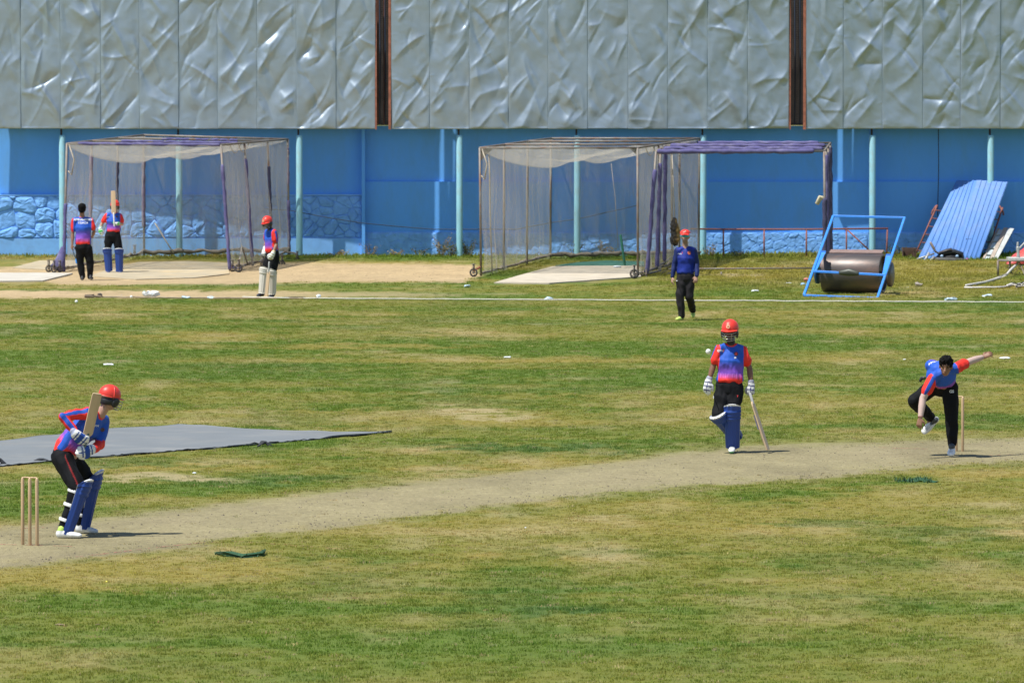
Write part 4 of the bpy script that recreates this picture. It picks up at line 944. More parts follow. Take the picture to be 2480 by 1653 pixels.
hose([G(px, py) + np.array((0, 0, .05)) for px, py in ((2440, 697), (2452, 692), (2470, 696), (2478, 690), (2462, 699), (2485, 697), (2495, 691), (2505, 697))], .03, 'coiled heap of white hose at the right edge of the grass')
rc_ = thing('red_canopy', P(2470, 636, 163), 'low red tarpaulin heap behind the sprinkler at the right edge', 'tarpaulin')
def can(u, v):
    p = P(2437 + 75 * u, 632, 163 + 1.2 * v); x = p[0]; z = .12 + .42 * math.sin(math.pi * v) ** .6 * min(1, u * 2.2) * (.9 + .15 * math.sin(u * 11)); return np.array((x, 163 + 1.2 * v, z))
mb = MB(); mb.grid(can, 16, 10); o = part('tarp_sheet', mb, mat('red_tarp', (.50, .06, .05), .5, var=.2, vscale=5, bump=.3), rc_); md = o.modifiers.new('t', 'SOLIDIFY'); md.thickness = .01

# ---------------------------------------------------------------- boundary rope and covers
M_wrope = mat('white_rope', (.56, .54, .46), .85, var=.1, vscale=8); M_brope = mat('dirty_rope', (.34, .27, .19), .9, var=.25, vscale=6)
pts = [G(px, y) + np.array((0, 0, .022 + rng.uniform(-.004, .006))) for px, y in zip(np.linspace(735, 2700, 60), np.interp(np.linspace(735, 2700, 60), [735, 1200, 1900, 2480, 2700], [724.5, 727.5, 731, 734, 735.5]) + rng.normal(0, .12, 60))]
mb = MB(); mb.sweep(pts, [.013] * len(pts), n=8, cap=0); o = part('boundary_rope', mb, M_wrope); tag(o, 'white boundary rope running right across the grass past the fielder', 'rope')
pts = [G(px, y) + np.array((0, 0, .02 + rng.uniform(-.003, .006))) for px, y in zip(np.linspace(235, 740, 40), np.interp(np.linspace(235, 740, 40), [235, 400, 740], [720.5, 722.5, 724.5]) + rng.normal(0, .12, 40))]
mb = MB(); mb.sweep(pts, [.016] * len(pts), n=8, cap=0); o = part('boundary_rope', mb, M_brope); tag(o, 'soiled brown stretch of boundary rope at the feet of the batter with white pads', 'rope')
pts = [G(px, y) + np.array((0, 0, .03)) for px, y in zip(np.linspace(588, 700, 12), np.linspace(722, 724.8, 12))]
mb = MB(); mb.sweep(pts, [.013] * len(pts), n=8, cap=1); o = part('rope_offcut', mb, M_wrope); tag(o, 'pale piece of rope on the ground beneath the batter with white pads', 'rope')
# grey ground cover
CT = [(-160, 1077), (0, 1068), (130, 1056), (255, 1041), (330, 1037), (400, 1032), (428, 1029), (505, 1035), (620, 1040), (700, 1045), (800, 1049), (900, 1048), (941, 1046)]
CB = [(-160, 1148), (0, 1131), (120, 1119), (250, 1107), (340, 1101), (430, 1093), (505, 1088), (600, 1079), (700, 1071), (780, 1064), (850, 1057), (900, 1052), (944, 1047)]
CTw = [G(*p) for p in CT]; CBw = [G(*p) for p in CB]
def cover(u, v):
    a = lerp_list(CBw, u); b = lerp_list(CTw, u); p = a + (b - a) * v; X, Y = p[0], p[1]
    h = .012 + .016 * float(fbm(np.array([X * .9]), np.array([Y * .7]), 3, 3)[0]) ** 2
    e = min(v, 1 - v)
    if e < .12: h += .035 * (1 - e / .12) * 1.0 * max(0, float(vnoise(np.array([X * 3.3]), np.array([round(v) * 3.0]), 9)[0]) - .45)
    return np.array((X + .03 * math.sin(Y * 3), Y + .06 * math.sin(X * 4) * (e < .02), max(h, .012)))
mb = MB(); mb.shell(cover, lambda u, v: cover(u, v) - np.array((0, 0, .012)), 150, 26)
M_cov = mat('grey_cover_cloth', (.160, .175, .182), .85, var=.07, vscale=1.2, dirt=(.28, .27, .24), dscale=.8, damt=.45, bump=.25, bscale=5)
gc = part('ground_cover', mb, M_cov); tag(gc, 'large grey ground cover sheet lying on the grass behind the batsman', 'ground cover')
for px, py, w_, h_, lb in ((640, 1080, .085, .08, 'raised black corner fold on the near edge of the grey cover'), (100, 1117, .11, .035, 'black folded flap at the near edge of the grey cover, left of the batsman'), (-4, 1126, .09, .12, 'dark object at the left picture edge by the grey cover')):
    q = G(px, py); mb = MB(); mb.sweep([q + np.array((-w_, 0, .0)), q + np.array((-w_ * .2, 0, h_ * .7)), q + np.array((w_ * .2, .05, h_ * .6)), q + np.array((w_, 0, 0))], [(.012, .08), (.02, .08), (.02, .08), (.012, .06)], side=(0, 0, 1), n=8); o = part('cover_fold', mb, mat('black_underside', (.02, .022, .025), .8)); tag(o, lb, 'cover fold')
mb = MB(); pts = [lerp_list(CBw, u) + np.array((rng.normal(0, .01), -.01 + rng.normal(0, .01), .012 + abs(rng.normal(0, .008)))) for u in np.linspace(.02, 1, 130)]; mb.sweep(pts, [abs(rng.normal(.003, .004)) + .002 for _ in pts], n=5); part('edge_hem', mb, mat('black_underside'), gc)
# ================================================================ PEOPLE
M_skin = mat('skin', vcol='col', rough=.5, spec=.35)
M_cloth = mat('team_shirt', vcol='col', rough=.62, spec=.3, bump=.25, bscale=22, sheen=.0)
M_trous = mat('black_trousers', vcol='col', rough=.75, spec=.15, bump=.3, bscale=18)
M_shoe = mat('sports_shoe', vcol='col', rough=.5, spec=.4)
M_hair = mat('black_hair', (.006, .0055, .0055), .8, spec=.12, var=.3, vscale=60, bump=.8, bscale=90)
M_helm = mat('red_helmet', (.70, .045, .030), .42, spec=.45, vcol=None)
M_hdark = mat('black_guard', (.015, .015, .017), .5)
M_grill = mat('steel_grille', (.45, .45, .42), .35, metal=.8)
M_padc = mat('leg_guard', vcol='col', rough=.5, spec=.45, bump=.12, bscale=30)
M_glove = mat('batting_glove', vcol='col', rough=.6, spec=.3, bump=.2, bscale=60)
RED = np.array((.74, .035, .022)); BLU = np.array((.018, .090, .47)); NAVY = np.array((.015, .05, .30)); PUR = np.array((.20, .075, .48)); WHITE = np.array((.74, .75, .74)); BLK = np.array((.0065, .007, .0085))
PADB = np.array((.014, .052, .25))
def seg_d(p, a, b):
    ab = b - a; t = np.clip(((p - a) @ ab) / (ab @ ab), 0, 1); q = a + t[:, None] * ab; return np.linalg.norm(p - q, axis=1), t, q
def hand_parts(mb, w, d, n, th, sc=1.0, fat=1.0, curl=(.35, .6, .5), spread=.10, thumb=True):
    d = nrm(d); n = nrm(n - d * np.dot(n, d)); lat = np.cross(d, n) * th; s = sc
    mb.sweep([w - d * .01, w + d * .035 * s, w + d * .088 * s], [(.026 * s * fat, .018 * s * fat), (.038 * s * min(fat, 1.3), .016 * s * fat), (.041 * s * min(fat, 1.3), .014 * s * fat)], side=lat, n=10)
    for i, L in enumerate((.072, .080, .074, .060)):
        b = w + d * (.085 - .006 * abs(i - 1)) * s + lat * (.031 - .0205 * i) * s; q = (1.5 - i) * spread; dd = nrm(d + lat * q); p = [b]; a = 0; L = L * s
        for k, fr in enumerate((.44, .31, .25)):
            a += curl[k] * (1 + .06 * i); p.append(p[-1] + (dd * math.cos(a) + n * math.sin(a)) * L * fr)
        r = .0094 * s * fat; mb.sweep(p, [r, r * .95, r * .88, r * .75], n=7, cap=1)
    if thumb:
        b = w + d * .022 * s + lat * .026 * s; p = [b, b + nrm(d * .6 + lat * .8 + n * .25) * .034 * s, b + nrm(d * .8 + lat * .6 + n * .4) * .064 * s, b + nrm(d * 1.0 + lat * .45 + n * .6) * .088 * s]
        mb.sweep(p, [.013 * s * fat, .0115 * s * fat, .0105 * s * fat, .0085 * s * fat], n=7, cap=1)
def head_parts(mb, c, f, u, k=.95):
    f = nrm(f); u = nrm(u - f * np.dot(u, f)); s = np.cross(f, u); A = lambda x, y, z: c + (s * x + f * y + u * z) * k
    mb.ell(A(0, -.012, .025), (s * .074 * k, f * .093 * k, u * .094 * k), 18, 12); mb.ell(A(0, .022, -.045), (s * .054 * k, f * .062 * k, u * .072 * k), 14, 9)
    mb.ell(A(0, .050, -.085), (s * .028 * k, f * .026 * k, u * .026 * k), 10, 7)
    mb.sweep([A(0, .078, .018), A(0, .092, -.008), A(0, .104, -.030)], [.009 * k, .011 * k, .016 * k], n=8); mb.sweep([A(-.035, .068, .030), A(0, .079, .034), A(.035, .068, .030)], [.011 * k] * 3, n=8)
    for q in (-1, 1):
        mb.ell(A(q * .076, -.008, -.006), (s * .010 * k, f * .020 * k, u * .032 * k), 8, 7); mb.ell(A(q * .040, .052, -.022), (s * .022 * k, f * .02 * k, u * .024 * k), 8, 7)
    mb.sweep([A(-.020, .078, -.062), A(0, .086, -.060), A(.020, .078, -.062)], [.009 * k] * 3, n=6)
    return s, f, u
SK = dict(pale=np.array((.44, .26, .19)), tan=np.array((.25, .13, .08)), brown=np.array((.20, .098, .06)))
def person(label, cv, J, f, u, skin='tan', sleeves='short', shirt='team', voxel=.0085, face='bare', hair=True, handA=None, handB=None, hand_kw=None, gloves=None,
           chest=1.0, trcol=None, piping=None, beard=0, wobs=.010, group=None, collar=True, stripe=None, baggy=1.0, hk_=1.0, extra=None, calf=1.0):
    W = {k: cv(*v) for k, v in J.items()}
    mid = (W['hipA'] + W['hipB']) / 2; sh = nrm(W['shB'] - W['shA']); hp = nrm(W['hipB'] - W['hipA']); shm = (W['shA'] + W['shB']) / 2
    ws = W.get('ws', mid + (shm - mid) * .38); feet = [W[k] for k in ('heelA', 'heelB')]
    fb = min(feet, key=lambda q: q[2]); loc = (mid[0], mid[1], float(gz(mid[1])))
    t = thing('person', loc, label, 'person', group); sc = SK[skin]; ch = chest; s2 = nrm(sh + hp)
    chp = mid + (shm - mid) * .74
    # continuous body
    mb = MB(); mb.sweep([mid + (shm - mid) * .08, mid + (ws - mid) * .5, ws, chp, shm - (shm - mid) * .05], [(.15, .105), (.145, .10), (.125 * ch, .092), (.150 * ch, .105), (.125 * ch, .08)], side=[hp, hp, s2, sh, sh], n=18)
    mb.sweep([W['shA'], W['shB']], [.052, .052], n=12); mb.sweep([shm, W['neck'], W['neck'] + (W['head'] - W['neck']) * .75], [(.075, .06), .056, .052], side=sh, n=12)
    hs, hf, hu = head_parts(mb, W['head'], np.array(f, float), np.array(u, float), hk_)
    for q in 'AB':
        mb.sweep([W['sh' + q], (W['sh' + q] + W['el' + q]) / 2, W['el' + q]], [.050, .046, .037], n=12); mb.sweep([W['el' + q], W['el' + q] * .65 + W['wr' + q] * .35, W['wr' + q]], [.038, .040, .025], n=12)
        mb.sweep([W['hip' + q], (W['hip' + q] + W['kn' + q]) / 2, W['kn' + q]], [.085, .072, .055], n=12); mb.sweep([W['kn' + q], W['kn' + q] * .7 + W['an' + q] * .3, W['an' + q]], [.054, .055, .036], n=12)
        mb.sweep([W['an' + q], W['an' + q] * .3 + (W['heel' + q] * .4 + W['toe' + q] * .6) * .7], [.034, .030], n=10)
        hk = {'A': handA, 'B': handB}[q]
        if hk: hand_parts(mb, W['wr' + q], np.array(hk[0], float), np.array(hk[1], float), hk[2], **(hand_kw or {}))
    he = W['head']
    def skincol(p):
        c = np.tile(sc, (len(p), 1)); r = (p - he) / (hk_ / .95); x, y, z = r @ hs, r @ hf, r @ hu
        c *= (1 + .10 * np.sin(p[:, 0:1] * 60) * np.sin(p[:, 2:3] * 47))
        isf = (y > .03) & (np.abs(z) < .14) & (np.abs(x) < .09)
        for q in (-1, 1):
            e = np.exp(-(((x - q * .031) / .015) ** 2 + ((z - .008) / .008) ** 2)) * isf; c = c * (1 - .85 * e[:, None])
            e = np.exp(-(((x - q * .033) / .020) ** 4 + ((z - .030) / .006) ** 2)) * isf; c = c * (1 - .8 * e[:, None])
        e = np.exp(-((x / .022) ** 4 + ((z + .061) / .007) ** 2)) * isf; c = c * (1 - .5 * e[:, None]) + np.array((.22, .05, .04)) * .5 * e[:, None]
        if beard:
            e = np.clip((-.035 - z) * 40 + (np.abs(x) > .045) * (z < -.0) * 1.0, 0, 1) * (y > -.02) * (z > -.16) * (1 - .7 * np.exp(-((x / .02) ** 4 + ((z + .061) / .012) ** 2))); e = np.clip(e, 0, 1) * beard
            c = c * (1 - e[:, None]) + np.array((.02, .015, .012)) * e[:, None]
        return c
    organic('body', mb, voxel * .85, M_skin, t, skincol, 2)
    # shirt
    hem = W.get('hem', mid + (ws - mid) * .1); mb = MB()
    mb.sweep([hem, hem + (ws - hem) * .6, ws + (shm - ws) * .12, chp, shm - (shm - mid) * .02], [(.178 * ch, .135), (.172 * ch, .132), (.160 * ch, .124), (.178 * ch, .132), (.13 * ch, .088)], side=[hp, hp, s2, sh, sh], n=20, cap=1)
    mb.sweep([W['shA'], shm + (W['neck'] - shm) * .35, W['shB']], [.068, .062, .068], n=12)
    for q in 'AB':
        a, b, c = W['sh' + q], W['el' + q], W['wr' + q]
        if sleeves == 'short': mb.sweep([a, a + (b - a) * .40, a + (b - a) * .66], [.071, .072, .070], n=14, cap=1)
        else: mb.sweep([a, a + (b - a) * .5, b], [.071, .060, .051], n=14); mb.sweep([b, b + (c - b) * .4, b + (c - b) * .95], [.052, .051, .038], n=14)
    for e in (extra or []): mb.ell(cv(*e[0]), e[1], 16, 10)
    L = float(np.linalg.norm(W['neck'] - hem)); fwd_ = nrm(np.cross(sh, shm - mid)); fwd_ = fwd_ if np.dot(fwd_, hf) > 0 else -fwd_
    def shirtcol(p):
        tt = 1 - np.clip(((p - hem) @ nrm(shm - hem)) / (np.linalg.norm(shm - hem)), 0, 1.1)
        if shirt == 'navy':
            c = np.tile(np.array((.008, .024, .22)), (len(p), 1)); n = fbm(p[:, 0] * 9, p[:, 2] * 9, 3, 5)[:, None]; c = c * (.7 + .8 * n)
            fr = np.exp(-(((p - he) @ sh) / .05) ** 2)[:, None] * 0
        else:
            x1 = np.clip((tt - .38) / .30, 0, 1)[:, None]; x2 = np.clip((tt - .76) / .20, 0, 1)[:, None]
            lat = (p - shm) @ sh; st = (np.sin(lat * 2 * np.pi / .028) > .1)[:, None]
            c = BLU * (1 - x1) + PUR * x1;  c = c * (1 - x2) + RED * x2
            c = np.where(st & (x2 > .02) & (x2 < .75), c * .6 + np.array((.55, .2, .6)) * .4, c)
            sidep = (np.abs((p - ws) @ s2) > .150 * ch)[:, None]; c = np.where(sidep & (tt[:, None] > .3), BLU, c)
        for q, sg in (('A', -1), ('B', 1)):
            a, b, cc = W['sh' + q], W['el' + q], W['wr' + q]; d1, t1_, q1 = seg_d(p, a, b); ax = nrm(b - a); out_ = sh * sg * .8 + np.array((0, 0, .5)) + (-hf * 0)
            out_ = nrm(out_ - ax * np.dot(out_, ax)); m = ((p - a) @ (sh * sg) > .018) & (d1 < .10) & ((p - a) @ ax > -.10)
            qq = q1
            if sleeves != 'short':
                d2, t2_, q2 = seg_d(p, b, cc); m2 = d2 < .07; m = m | m2; qq = np.where((d2 < d1)[:, None], q2, q1)
            rad = p - qq; rad = rad / (np.linalg.norm(rad, axis=1, keepdims=True) + 1e-9)
            sd_ = nrm(out_ - .15 * fwd_) if stripe is None else np.array(stripe[0], float)
            strp = (rad @ sd_) > (.93 if stripe is None else stripe[1])
            if shirt == 'navy': sc_ = np.tile(np.array((.008, .018, .10)), (len(p), 1))
            else: sc_ = np.where(strp[:, None], BLU * .9, RED)
            c = np.where(m[:, None], sc_, c)
        if collar and shirt != 'navy':
            dn = np.linalg.norm(p - (W['neck'] + (W['head'] - W['neck']) * .12), axis=1); c = np.where((dn < .088)[:, None], RED, c)
        return c
    so_ = organic('shirt', mb, voxel, M_cloth, t, shirtcol, 2, wobs, 8.0)
    # trousers
    top = W.get('belt', hem + (ws - hem) * .15); mb = MB(); crotch = (W['hipA'] + W['hipB']) / 2 - (shm - mid) * .04
    mb.sweep([top, (top + crotch) / 2, crotch], [(.152, .112), (.170 * baggy, .128), (.168 * baggy, .128)], side=hp, n=18, cap=1)
    for q in 'AB':
        a, b, c = W['hip' + q], W['kn' + q], W['an' + q]; mb.sweep([a, a + (b - a) * .5, b], [.107 * baggy, .097 * baggy, .083 * baggy], n=14); mb.sweep([b, b + (c - b) * .35, b + (c - b) * .97], [.082 * baggy, .079 * baggy * calf, .064 * baggy * calf], n=14)
    def trc(p):
        c = np.tile(BLK if trcol is None else np.array(trcol), (len(p), 1))
        if piping:
            pl = [cv(*q) for q in piping]
            for a, b in zip(pl[:-1], pl[1:]):
                dx = seg_d(p * np.array((1, .12, 1)), a * np.array((1, .12, 1)), b * np.array((1, .12, 1)))[0]; c = np.where(((dx < .0075) & (p[:, 1] < mid[1] + .05))[:, None], np.array((.22, .018, .018)), c)
        return c
    tro = organic('trousers', mb, voxel, M_trous, t, trc, 2, wobs * 1.15, 7.0)
    W['t'] = t; W['shirt'] = so_; W['trousers'] = tro; W['hs'], W['hf'], W['hu'] = hs, hf, hu; W['sh'] = sh
    return W
def shoe(t, W, q, up=(0, 0, 1), colS=WHITE, colB=WHITE * .95, colT=None, k=1.0, name='shoe'):
    h, to, an = W['heel' + q], W['toe' + q], W['an' + q]; d = nrm(to - h); up = np.array(up, float); n = nrm(up - d * np.dot(up, d)); sd = np.cross(d, n); L = np.linalg.norm(to - h)
    Lr = max(L, .20); mb = MB()
    pts = [h + d * .035 + n * .045, h + d * Lr * .30 + n * .045, h + d * Lr * .62 + n * .034, h + d * (Lr - .035) + n * .026]
    mb.sweep(pts, [(.036 * k, .048), (.036 * k, .046), (.046 * k, .036), (.036 * k, .026)], side=sd, n=14); mb.sweep([h + d * .055 + n * .05, h + d * .06 + n * .095], [(.037 * k, .045), (.036 * k, .043)], side=sd, n=12)
    mb.sweep([h + d * .09 + n * .085, h + d * Lr * .55 + n * .055], [(.022, .012), (.026, .012)], side=sd, n=8)
    for i, v in enumerate(mb.v):
        e = (v - h) @ n; mb.v[i] = v - n[None] * np.minimum(e, 0)[:, None]
    def cf(p):
        e = (p - h) @ n; a = (p - h) @ d; c = np.tile(colS, (len(p), 1)); c = np.where((e < .020)[:, None], colB, c)
        lace = (np.abs((p - h) @ sd) < .02) & (e > .055) & (a > .09) & (np.sin(a * 420) > .2); c = np.where(lace[:, None], colS * .45, c)
        if colT is not None: c = np.where(((e > .078))[:, None], colT, c)
        return c
    return organic(name, mb, .0075, M_shoe, t, cf, 2)
def leg_guard(t, an, kn, f, col=PADB, edge=WHITE, ext=.17, drop=.055, wing=1.0, rb=.072, rt=.100, straps=True, strapcol=WHITE, name='leg_guard', shoff=.0, wrap=200):
    a = nrm(kn - an); f = np.array(f, float); f = nrm(f - a * np.dot(f, a)); s = np.cross(a, f); L = np.linalg.norm(kn - an) + ext + drop; b0 = an - a * drop; kt = (np.linalg.norm(kn - an) + drop) / L
    def surf(off):
        def fn(i, j):
            al = (j - .5) * math.radians(wrap); R = rb + (rt - rb) * min(1, i / kt) ** 1.1
            if i > kt: R += .012 * (i - kt) / (1 - kt)
            rib = 0
            if off > 0:
                if abs(j - .5) < .36:
                    rib = .011 * abs(math.cos((j - .5) * math.pi * 7)) ** .7
                    if kt - .10 < i < kt + .12: rib = .010 + .014 * abs(math.sin((i - kt + .10) / .22 * math.pi * 3))
                else: rib = .004
            hgt = i; tp = 1 - .10 * (abs(j - .5) * 2) ** 2 * (i > .8)
            wd = 1 if 0.05 < i < .93 else (.86 if i <= .05 else 1 - (i - .93) / .07 * .3)
            return b0 + a * L * (i * (1 if i < .8 else 1) - (.075 * (abs(j - .5) * 2) ** 2.2 if i > .85 else 0)) + (f * math.cos(al * wd) * (1.0) + s * math.sin(al * wd) * 1.0) * (R + rib + off) + f * shoff
        return fn
    mb = MB(); mb.shell(surf(.022), surf(-.004), 44, 36)
    def cf(p):
        r = p - b0; h = r @ a / L; x = r @ s; y = r @ f; al = np.abs(np.arctan2(x, y)); c = np.tile(col, (len(p), 1)); R = np.sqrt(x * x + y * y)
        c = np.where(((al > math.radians(wrap / 2) - .16) | (h > .978 - .05 * al))[:, None], edge, c)
        inner = (R < rb + (rt - rb) * np.clip(h / kt, 0, 1) + .006); c = np.where(inner[:, None], col * .5 + edge * .12, c); return c
    o = part(name, mb, M_padc, t, True, cf)
    if straps:
        for hh in (.22, .48, .72):
            c0 = b0 + a * L * hh; R = .078 + .012 * min(1, hh / kt); mb = MB(); pts = [c0 + (f * math.cos(x) + s * math.sin(x)) * R for x in np.linspace(math.radians(72), math.radians(288), 14)]
            mb.sweep(pts, [(.019, .004)] * 14, side=[a] * 14, n=8); part('strap', mb, mat('strap_' + str(strapcol[0])[:5], tuple(strapcol), .5), o)
    return o
def helmet(t, c, f, u, k=1.0, crest=False, peak=True, guard=True):
    f = nrm(f); u = nrm(np.array(u, float) - f * np.dot(u, f)); s = np.cross(f, u); A = lambda x, y, z: c + (s * x + f * y + u * z) * k
    h = bpy.data.objects.new('helmet', None)
    def dome(off):
        def fn(i, j):
            th = i * math.radians(100 if True else 90); ph = j * 2 * math.pi; z = math.cos(th); r = math.sin(th)
            y = math.sin(ph) * r; x = math.cos(ph) * r
            cut = -.012 if y > 0 else -.012 - .045 * min(1, -y * 1.4); zz = .035 + z * (.108 + off)
            if zz < cut + .02: zz = cut + .02 + (zz - cut - .02) * .2
            return A(x * (.100 + off), y * (.122 + off) - .004, max(zz, cut + .0) if y > -.2 else zz)
        return fn
    mb = MB(); mb.shell(dome(.006), dome(-.004), 16, 36); ho = part('helmet', mb, M_helm, t)
    if peak:
        def pk(off):
            def fn(i, j):
                ph = (j - .5) * math.radians(130); r0 = .122 + .055 * i * math.cos(ph) ** .6
                return A(math.sin(ph) * (.103 + .012 * i), math.cos(ph) * r0, .020 - .012 * i + off)
            return fn
        mb = MB(); mb.shell(pk(.005), pk(-.002), 4, 16); part('peak', mb, M_helm, ho)
    if guard:
        for q in (-1, 1):
            mb = MB(); mb.sweep([A(q * .098, .045, .005), A(q * .100, .030, -.035), A(q * .092, .020, -.075)], [(.012, .035), (.014, .042), (.010, .028)], side=s, n=10); part('ear_guard', mb, M_hdark, ho)
        mb = MB(); mb.sweep([A(math.sin(x) * .088, -math.cos(x) * .098, -.03 - .012 * math.cos(x)) for x in np.linspace(-1.5, 1.5, 12)], [(.012, .038)] * 12, side=[s * math.cos(x) + f * math.sin(x) * 0 + f * .0 + (s * 0) for x in np.linspace(-1.5, 1.5, 12)], n=8); part('neck_guard', mb, M_hdark, ho)
        for z, yy, wd, r in ((-.020, .150, .100, .0045), (-.052, .150, .098, .0045), (-.084, .142, .090, .005), (-.112, .122, .070, .005)):
            pts = [A(math.sin(x) * wd, .03 + math.cos(x) * (yy - .03), z + .018 * (1 - math.cos(x))) for x in np.linspace(-1.45, 1.45, 15)]
            mb = MB(); mb.sweep(pts, [r] * 15, n=6); part('grille_bar', mb, M_grill, ho)
        for x in (-.045, .045):
            mb = MB(); mb.sweep([A(x, .146, -.018), A(x * .9, .142, -.08), A(x * .7, .120, -.112)], [.0035] * 3, n=5); part('grille_bar', mb, M_grill, ho)
    if crest:
        mb = MB(); n = 20; torus_mb(mb, A(0, .128, .070), f * .95 + u * .3, .021, .004, n, 6)
        mb.ell(A(0, .134, .104), (s * .006, u * .012, f * .004), 8, 6); mb.ell(A(0, .131, .072), (s * .009, u * .010, f * .004), 8, 6)
        part('crest', mb, mat('cream_crest', (.80, .68, .42), .5), ho)
    return ho
def glove(t, w, d, n, th, sc=1.05, cols=(WHITE, PADB, None), curl=(.5, .9, .7), arm=None, spread=.05, fat=1.75):
    mb = MB(); w = np.asarray(w, float); d = nrm(d); n = nrm(np.array(n, float) - d * np.dot(n, d)); hand_parts(mb, w, d, n, th, sc, fat, curl, spread)
    mb.ell(w + d * .05 - n * .014, (np.cross(d, n) * .046, d * .055, n * .022), 12, 8)
    back = nrm(arm - w) if arm is not None else -d
    mb.sweep([w + d * .01, w + back * .055], [(.042, .036), (.045, .040)], side=np.cross(d, n), n=12, cap=1)
    def cf(p):
        r = p - w; x = r @ d; z = r @ n; y = r @ np.cross(d, n); c = np.tile(cols[0], (len(p), 1))
        c = np.where((((z < -.008) & (np.abs(((x + .02) % .052) - .026) < .0075)) | ((np.abs(y) < .006) & (z < 0) & (x > .02)))[:, None], cols[1], c)
        if len(cols) > 3: c = np.where(((z < .004) & (x > .028) & (x < .085))[:, None], cols[3], c)
        if cols[2] is not None: c = np.where(((x > .092) | ((x < -.0) & (x > -.03)))[:, None], cols[2], c)
        c = np.where((x < -.035)[:, None], cols[1] * .6 + cols[0] * .4, c)
        return c
    return organic('batting_glove', mb, .0075, M_glove, t, cf, 1)
M_willow = mat('willow', (.56, .41, .25), .5, var=.16, vscale=10, stretch=(1, 1, .15), dirt=(.45, .30, .17), dscale=5, damt=.5)
def bat(label, top, shoulder, toe, face, grip=(.25, .25, .27), wd=.108, stick=None, lb=None):
    ax = nrm(toe - shoulder); L = np.linalg.norm(toe - shoulder); face = nrm(np.array(face, float) - ax * np.dot(face, ax)); sd = np.cross(ax, face)
    t = thing('cricket_bat', tuple(toe), label, 'cricket bat'); mb = MB(); v = []; rows = []
    for k, (s_, w_, th_) in enumerate(((-.02, .020, .018), (.03, .045, .022), (.075, wd / 2, .024), (.35, wd / 2, .030), (.75, wd / 2, .040), (.93, wd / 2, .028), (.99, wd / 2 * .93, .020), (1.0, wd / 2 * .8, .016))):
        p = shoulder + ax * s_ * L
        rows.append([p + sd * w_ + face * .006, p + sd * w_ - face * .010, p + sd * w_ * .35 - face * (th_ * .8), p - face * th_, p - sd * w_ * .35 - face * (th_ * .8), p - sd * w_ - face * .010, p - sd * w_ + face * .006, p + face * .010])
    m = 8
    for r in rows: v += r
    f = [tuple(range(m))[::-1], tuple((len(rows) - 1) * m + i for i in range(m))]
    for i in range(len(rows) - 1):
        for j in range(m): f.append((i * m + j, i * m + (j + 1) % m, (i + 1) * m + (j + 1) % m, (i + 1) * m + j))
    mb.add(v, f); o = part('blade', mb, M_willow, t, False); md = o.modifiers.new('b', 'BEVEL'); md.width = .004; md.segments = 2
    mb = MB(); mb.sweep([top, shoulder + ax * .02], [(.016, .018), (.017, .019)], side=sd, n=12); part('handle', mb, mat('grip_' + label[:8].replace(' ', '_'), grip, .7, bump=.3, bscale=60), t)
    if stick:
        for s0, s1, col in stick:
            mb = MB(); p0, p1 = shoulder + ax * s0 * L, shoulder + ax * s1 * L; mb.beam(p0 - face * .028, p1 - face * .034, wd * .5, .014, face); part('sticker', mb, mat('bat_sticker', col, .4), o, False)
    return t
def text_on(ob, txt, c, right, up, size, m, dirv, depth=.3, off=.004, parent=None, name='lettering', bold=0):
    cu = bpy.data.curves.new('t', 'FONT'); cu.body = txt; cu.size = size; cu.align_x = 'CENTER'; cu.align_y = 'CENTER'; cu.offset = bold; to = bpy.data.objects.new('t', cu); C.objects.link(to)
    dg = bpy.context.evaluated_depsgraph_get(); me = bpy.data.meshes.new_from_object(to.evaluated_get(dg)); bpy.data.objects.remove(to)
    bv = BVHTree.FromObject(ob, dg); mo = Vector(root_loc(ob)); right, up, dirv = nrm(right), nrm(up), nrm(dirv); vs = []
    for v in me.vertices:
        p = c + right * v.co.x + up * v.co.y; o_ = Vector(p - dirv * depth) - mo; hit = bv.ray_cast(o_, Vector(dirv)); q = (np.array(hit[0] + mo) if hit[0] is not None else p) - dirv * off; vs.append(q)
    mb = MB(); mb.add(vs, [tuple(p.vertices) for p in me.polygons]); o = part(name, mb, m, parent or ob, False); md = o.modifiers.new('s', 'SOLIDIFY'); md.thickness = .002; return o
def disc_on(ob, c, r, m, dirv, name='emblem', asp=1.0, off=.005):
    bv = BVHTree.FromObject(ob, bpy.context.evaluated_depsgraph_get()); mo = Vector(root_loc(ob)); dirv = nrm(dirv); rt = nrm(np.cross(dirv, (0, 0, 1))); up = np.cross(rt, dirv); vs = []
    n = 16
    for k in range(2):
        for i in range(n):
            a = 2 * math.pi * i / n; p = c + rt * r * math.cos(a) * (1 - .55 * k) + up * r * asp * math.sin(a) * (1 - .55 * k); hit = bv.ray_cast(Vector(p - dirv * .3) - mo, Vector(dirv)); q = np.array(hit[0] + mo) if hit[0] is not None else p; vs.append(q - dirv * off)
    mb = MB(); mb.add(vs, [(i, (i + 1) % n, n + (i + 1) % n, n + i) for i in range(n)] + [tuple(range(n, 2 * n))]); o = part(name, mb, m, ob, False); md = o.modifiers.new('s', 'SOLIDIFY'); md.thickness = .002; return o
M_wt = mat('white_print', (.8, .82, .85), .5); M_rt = mat('red_print', (.75, .05, .05), .5); M_emb = mat('dark_emblem', (.10, .045, .03), .5); M_gold = mat('gold_emblem', (.45, .28, .06), .5)

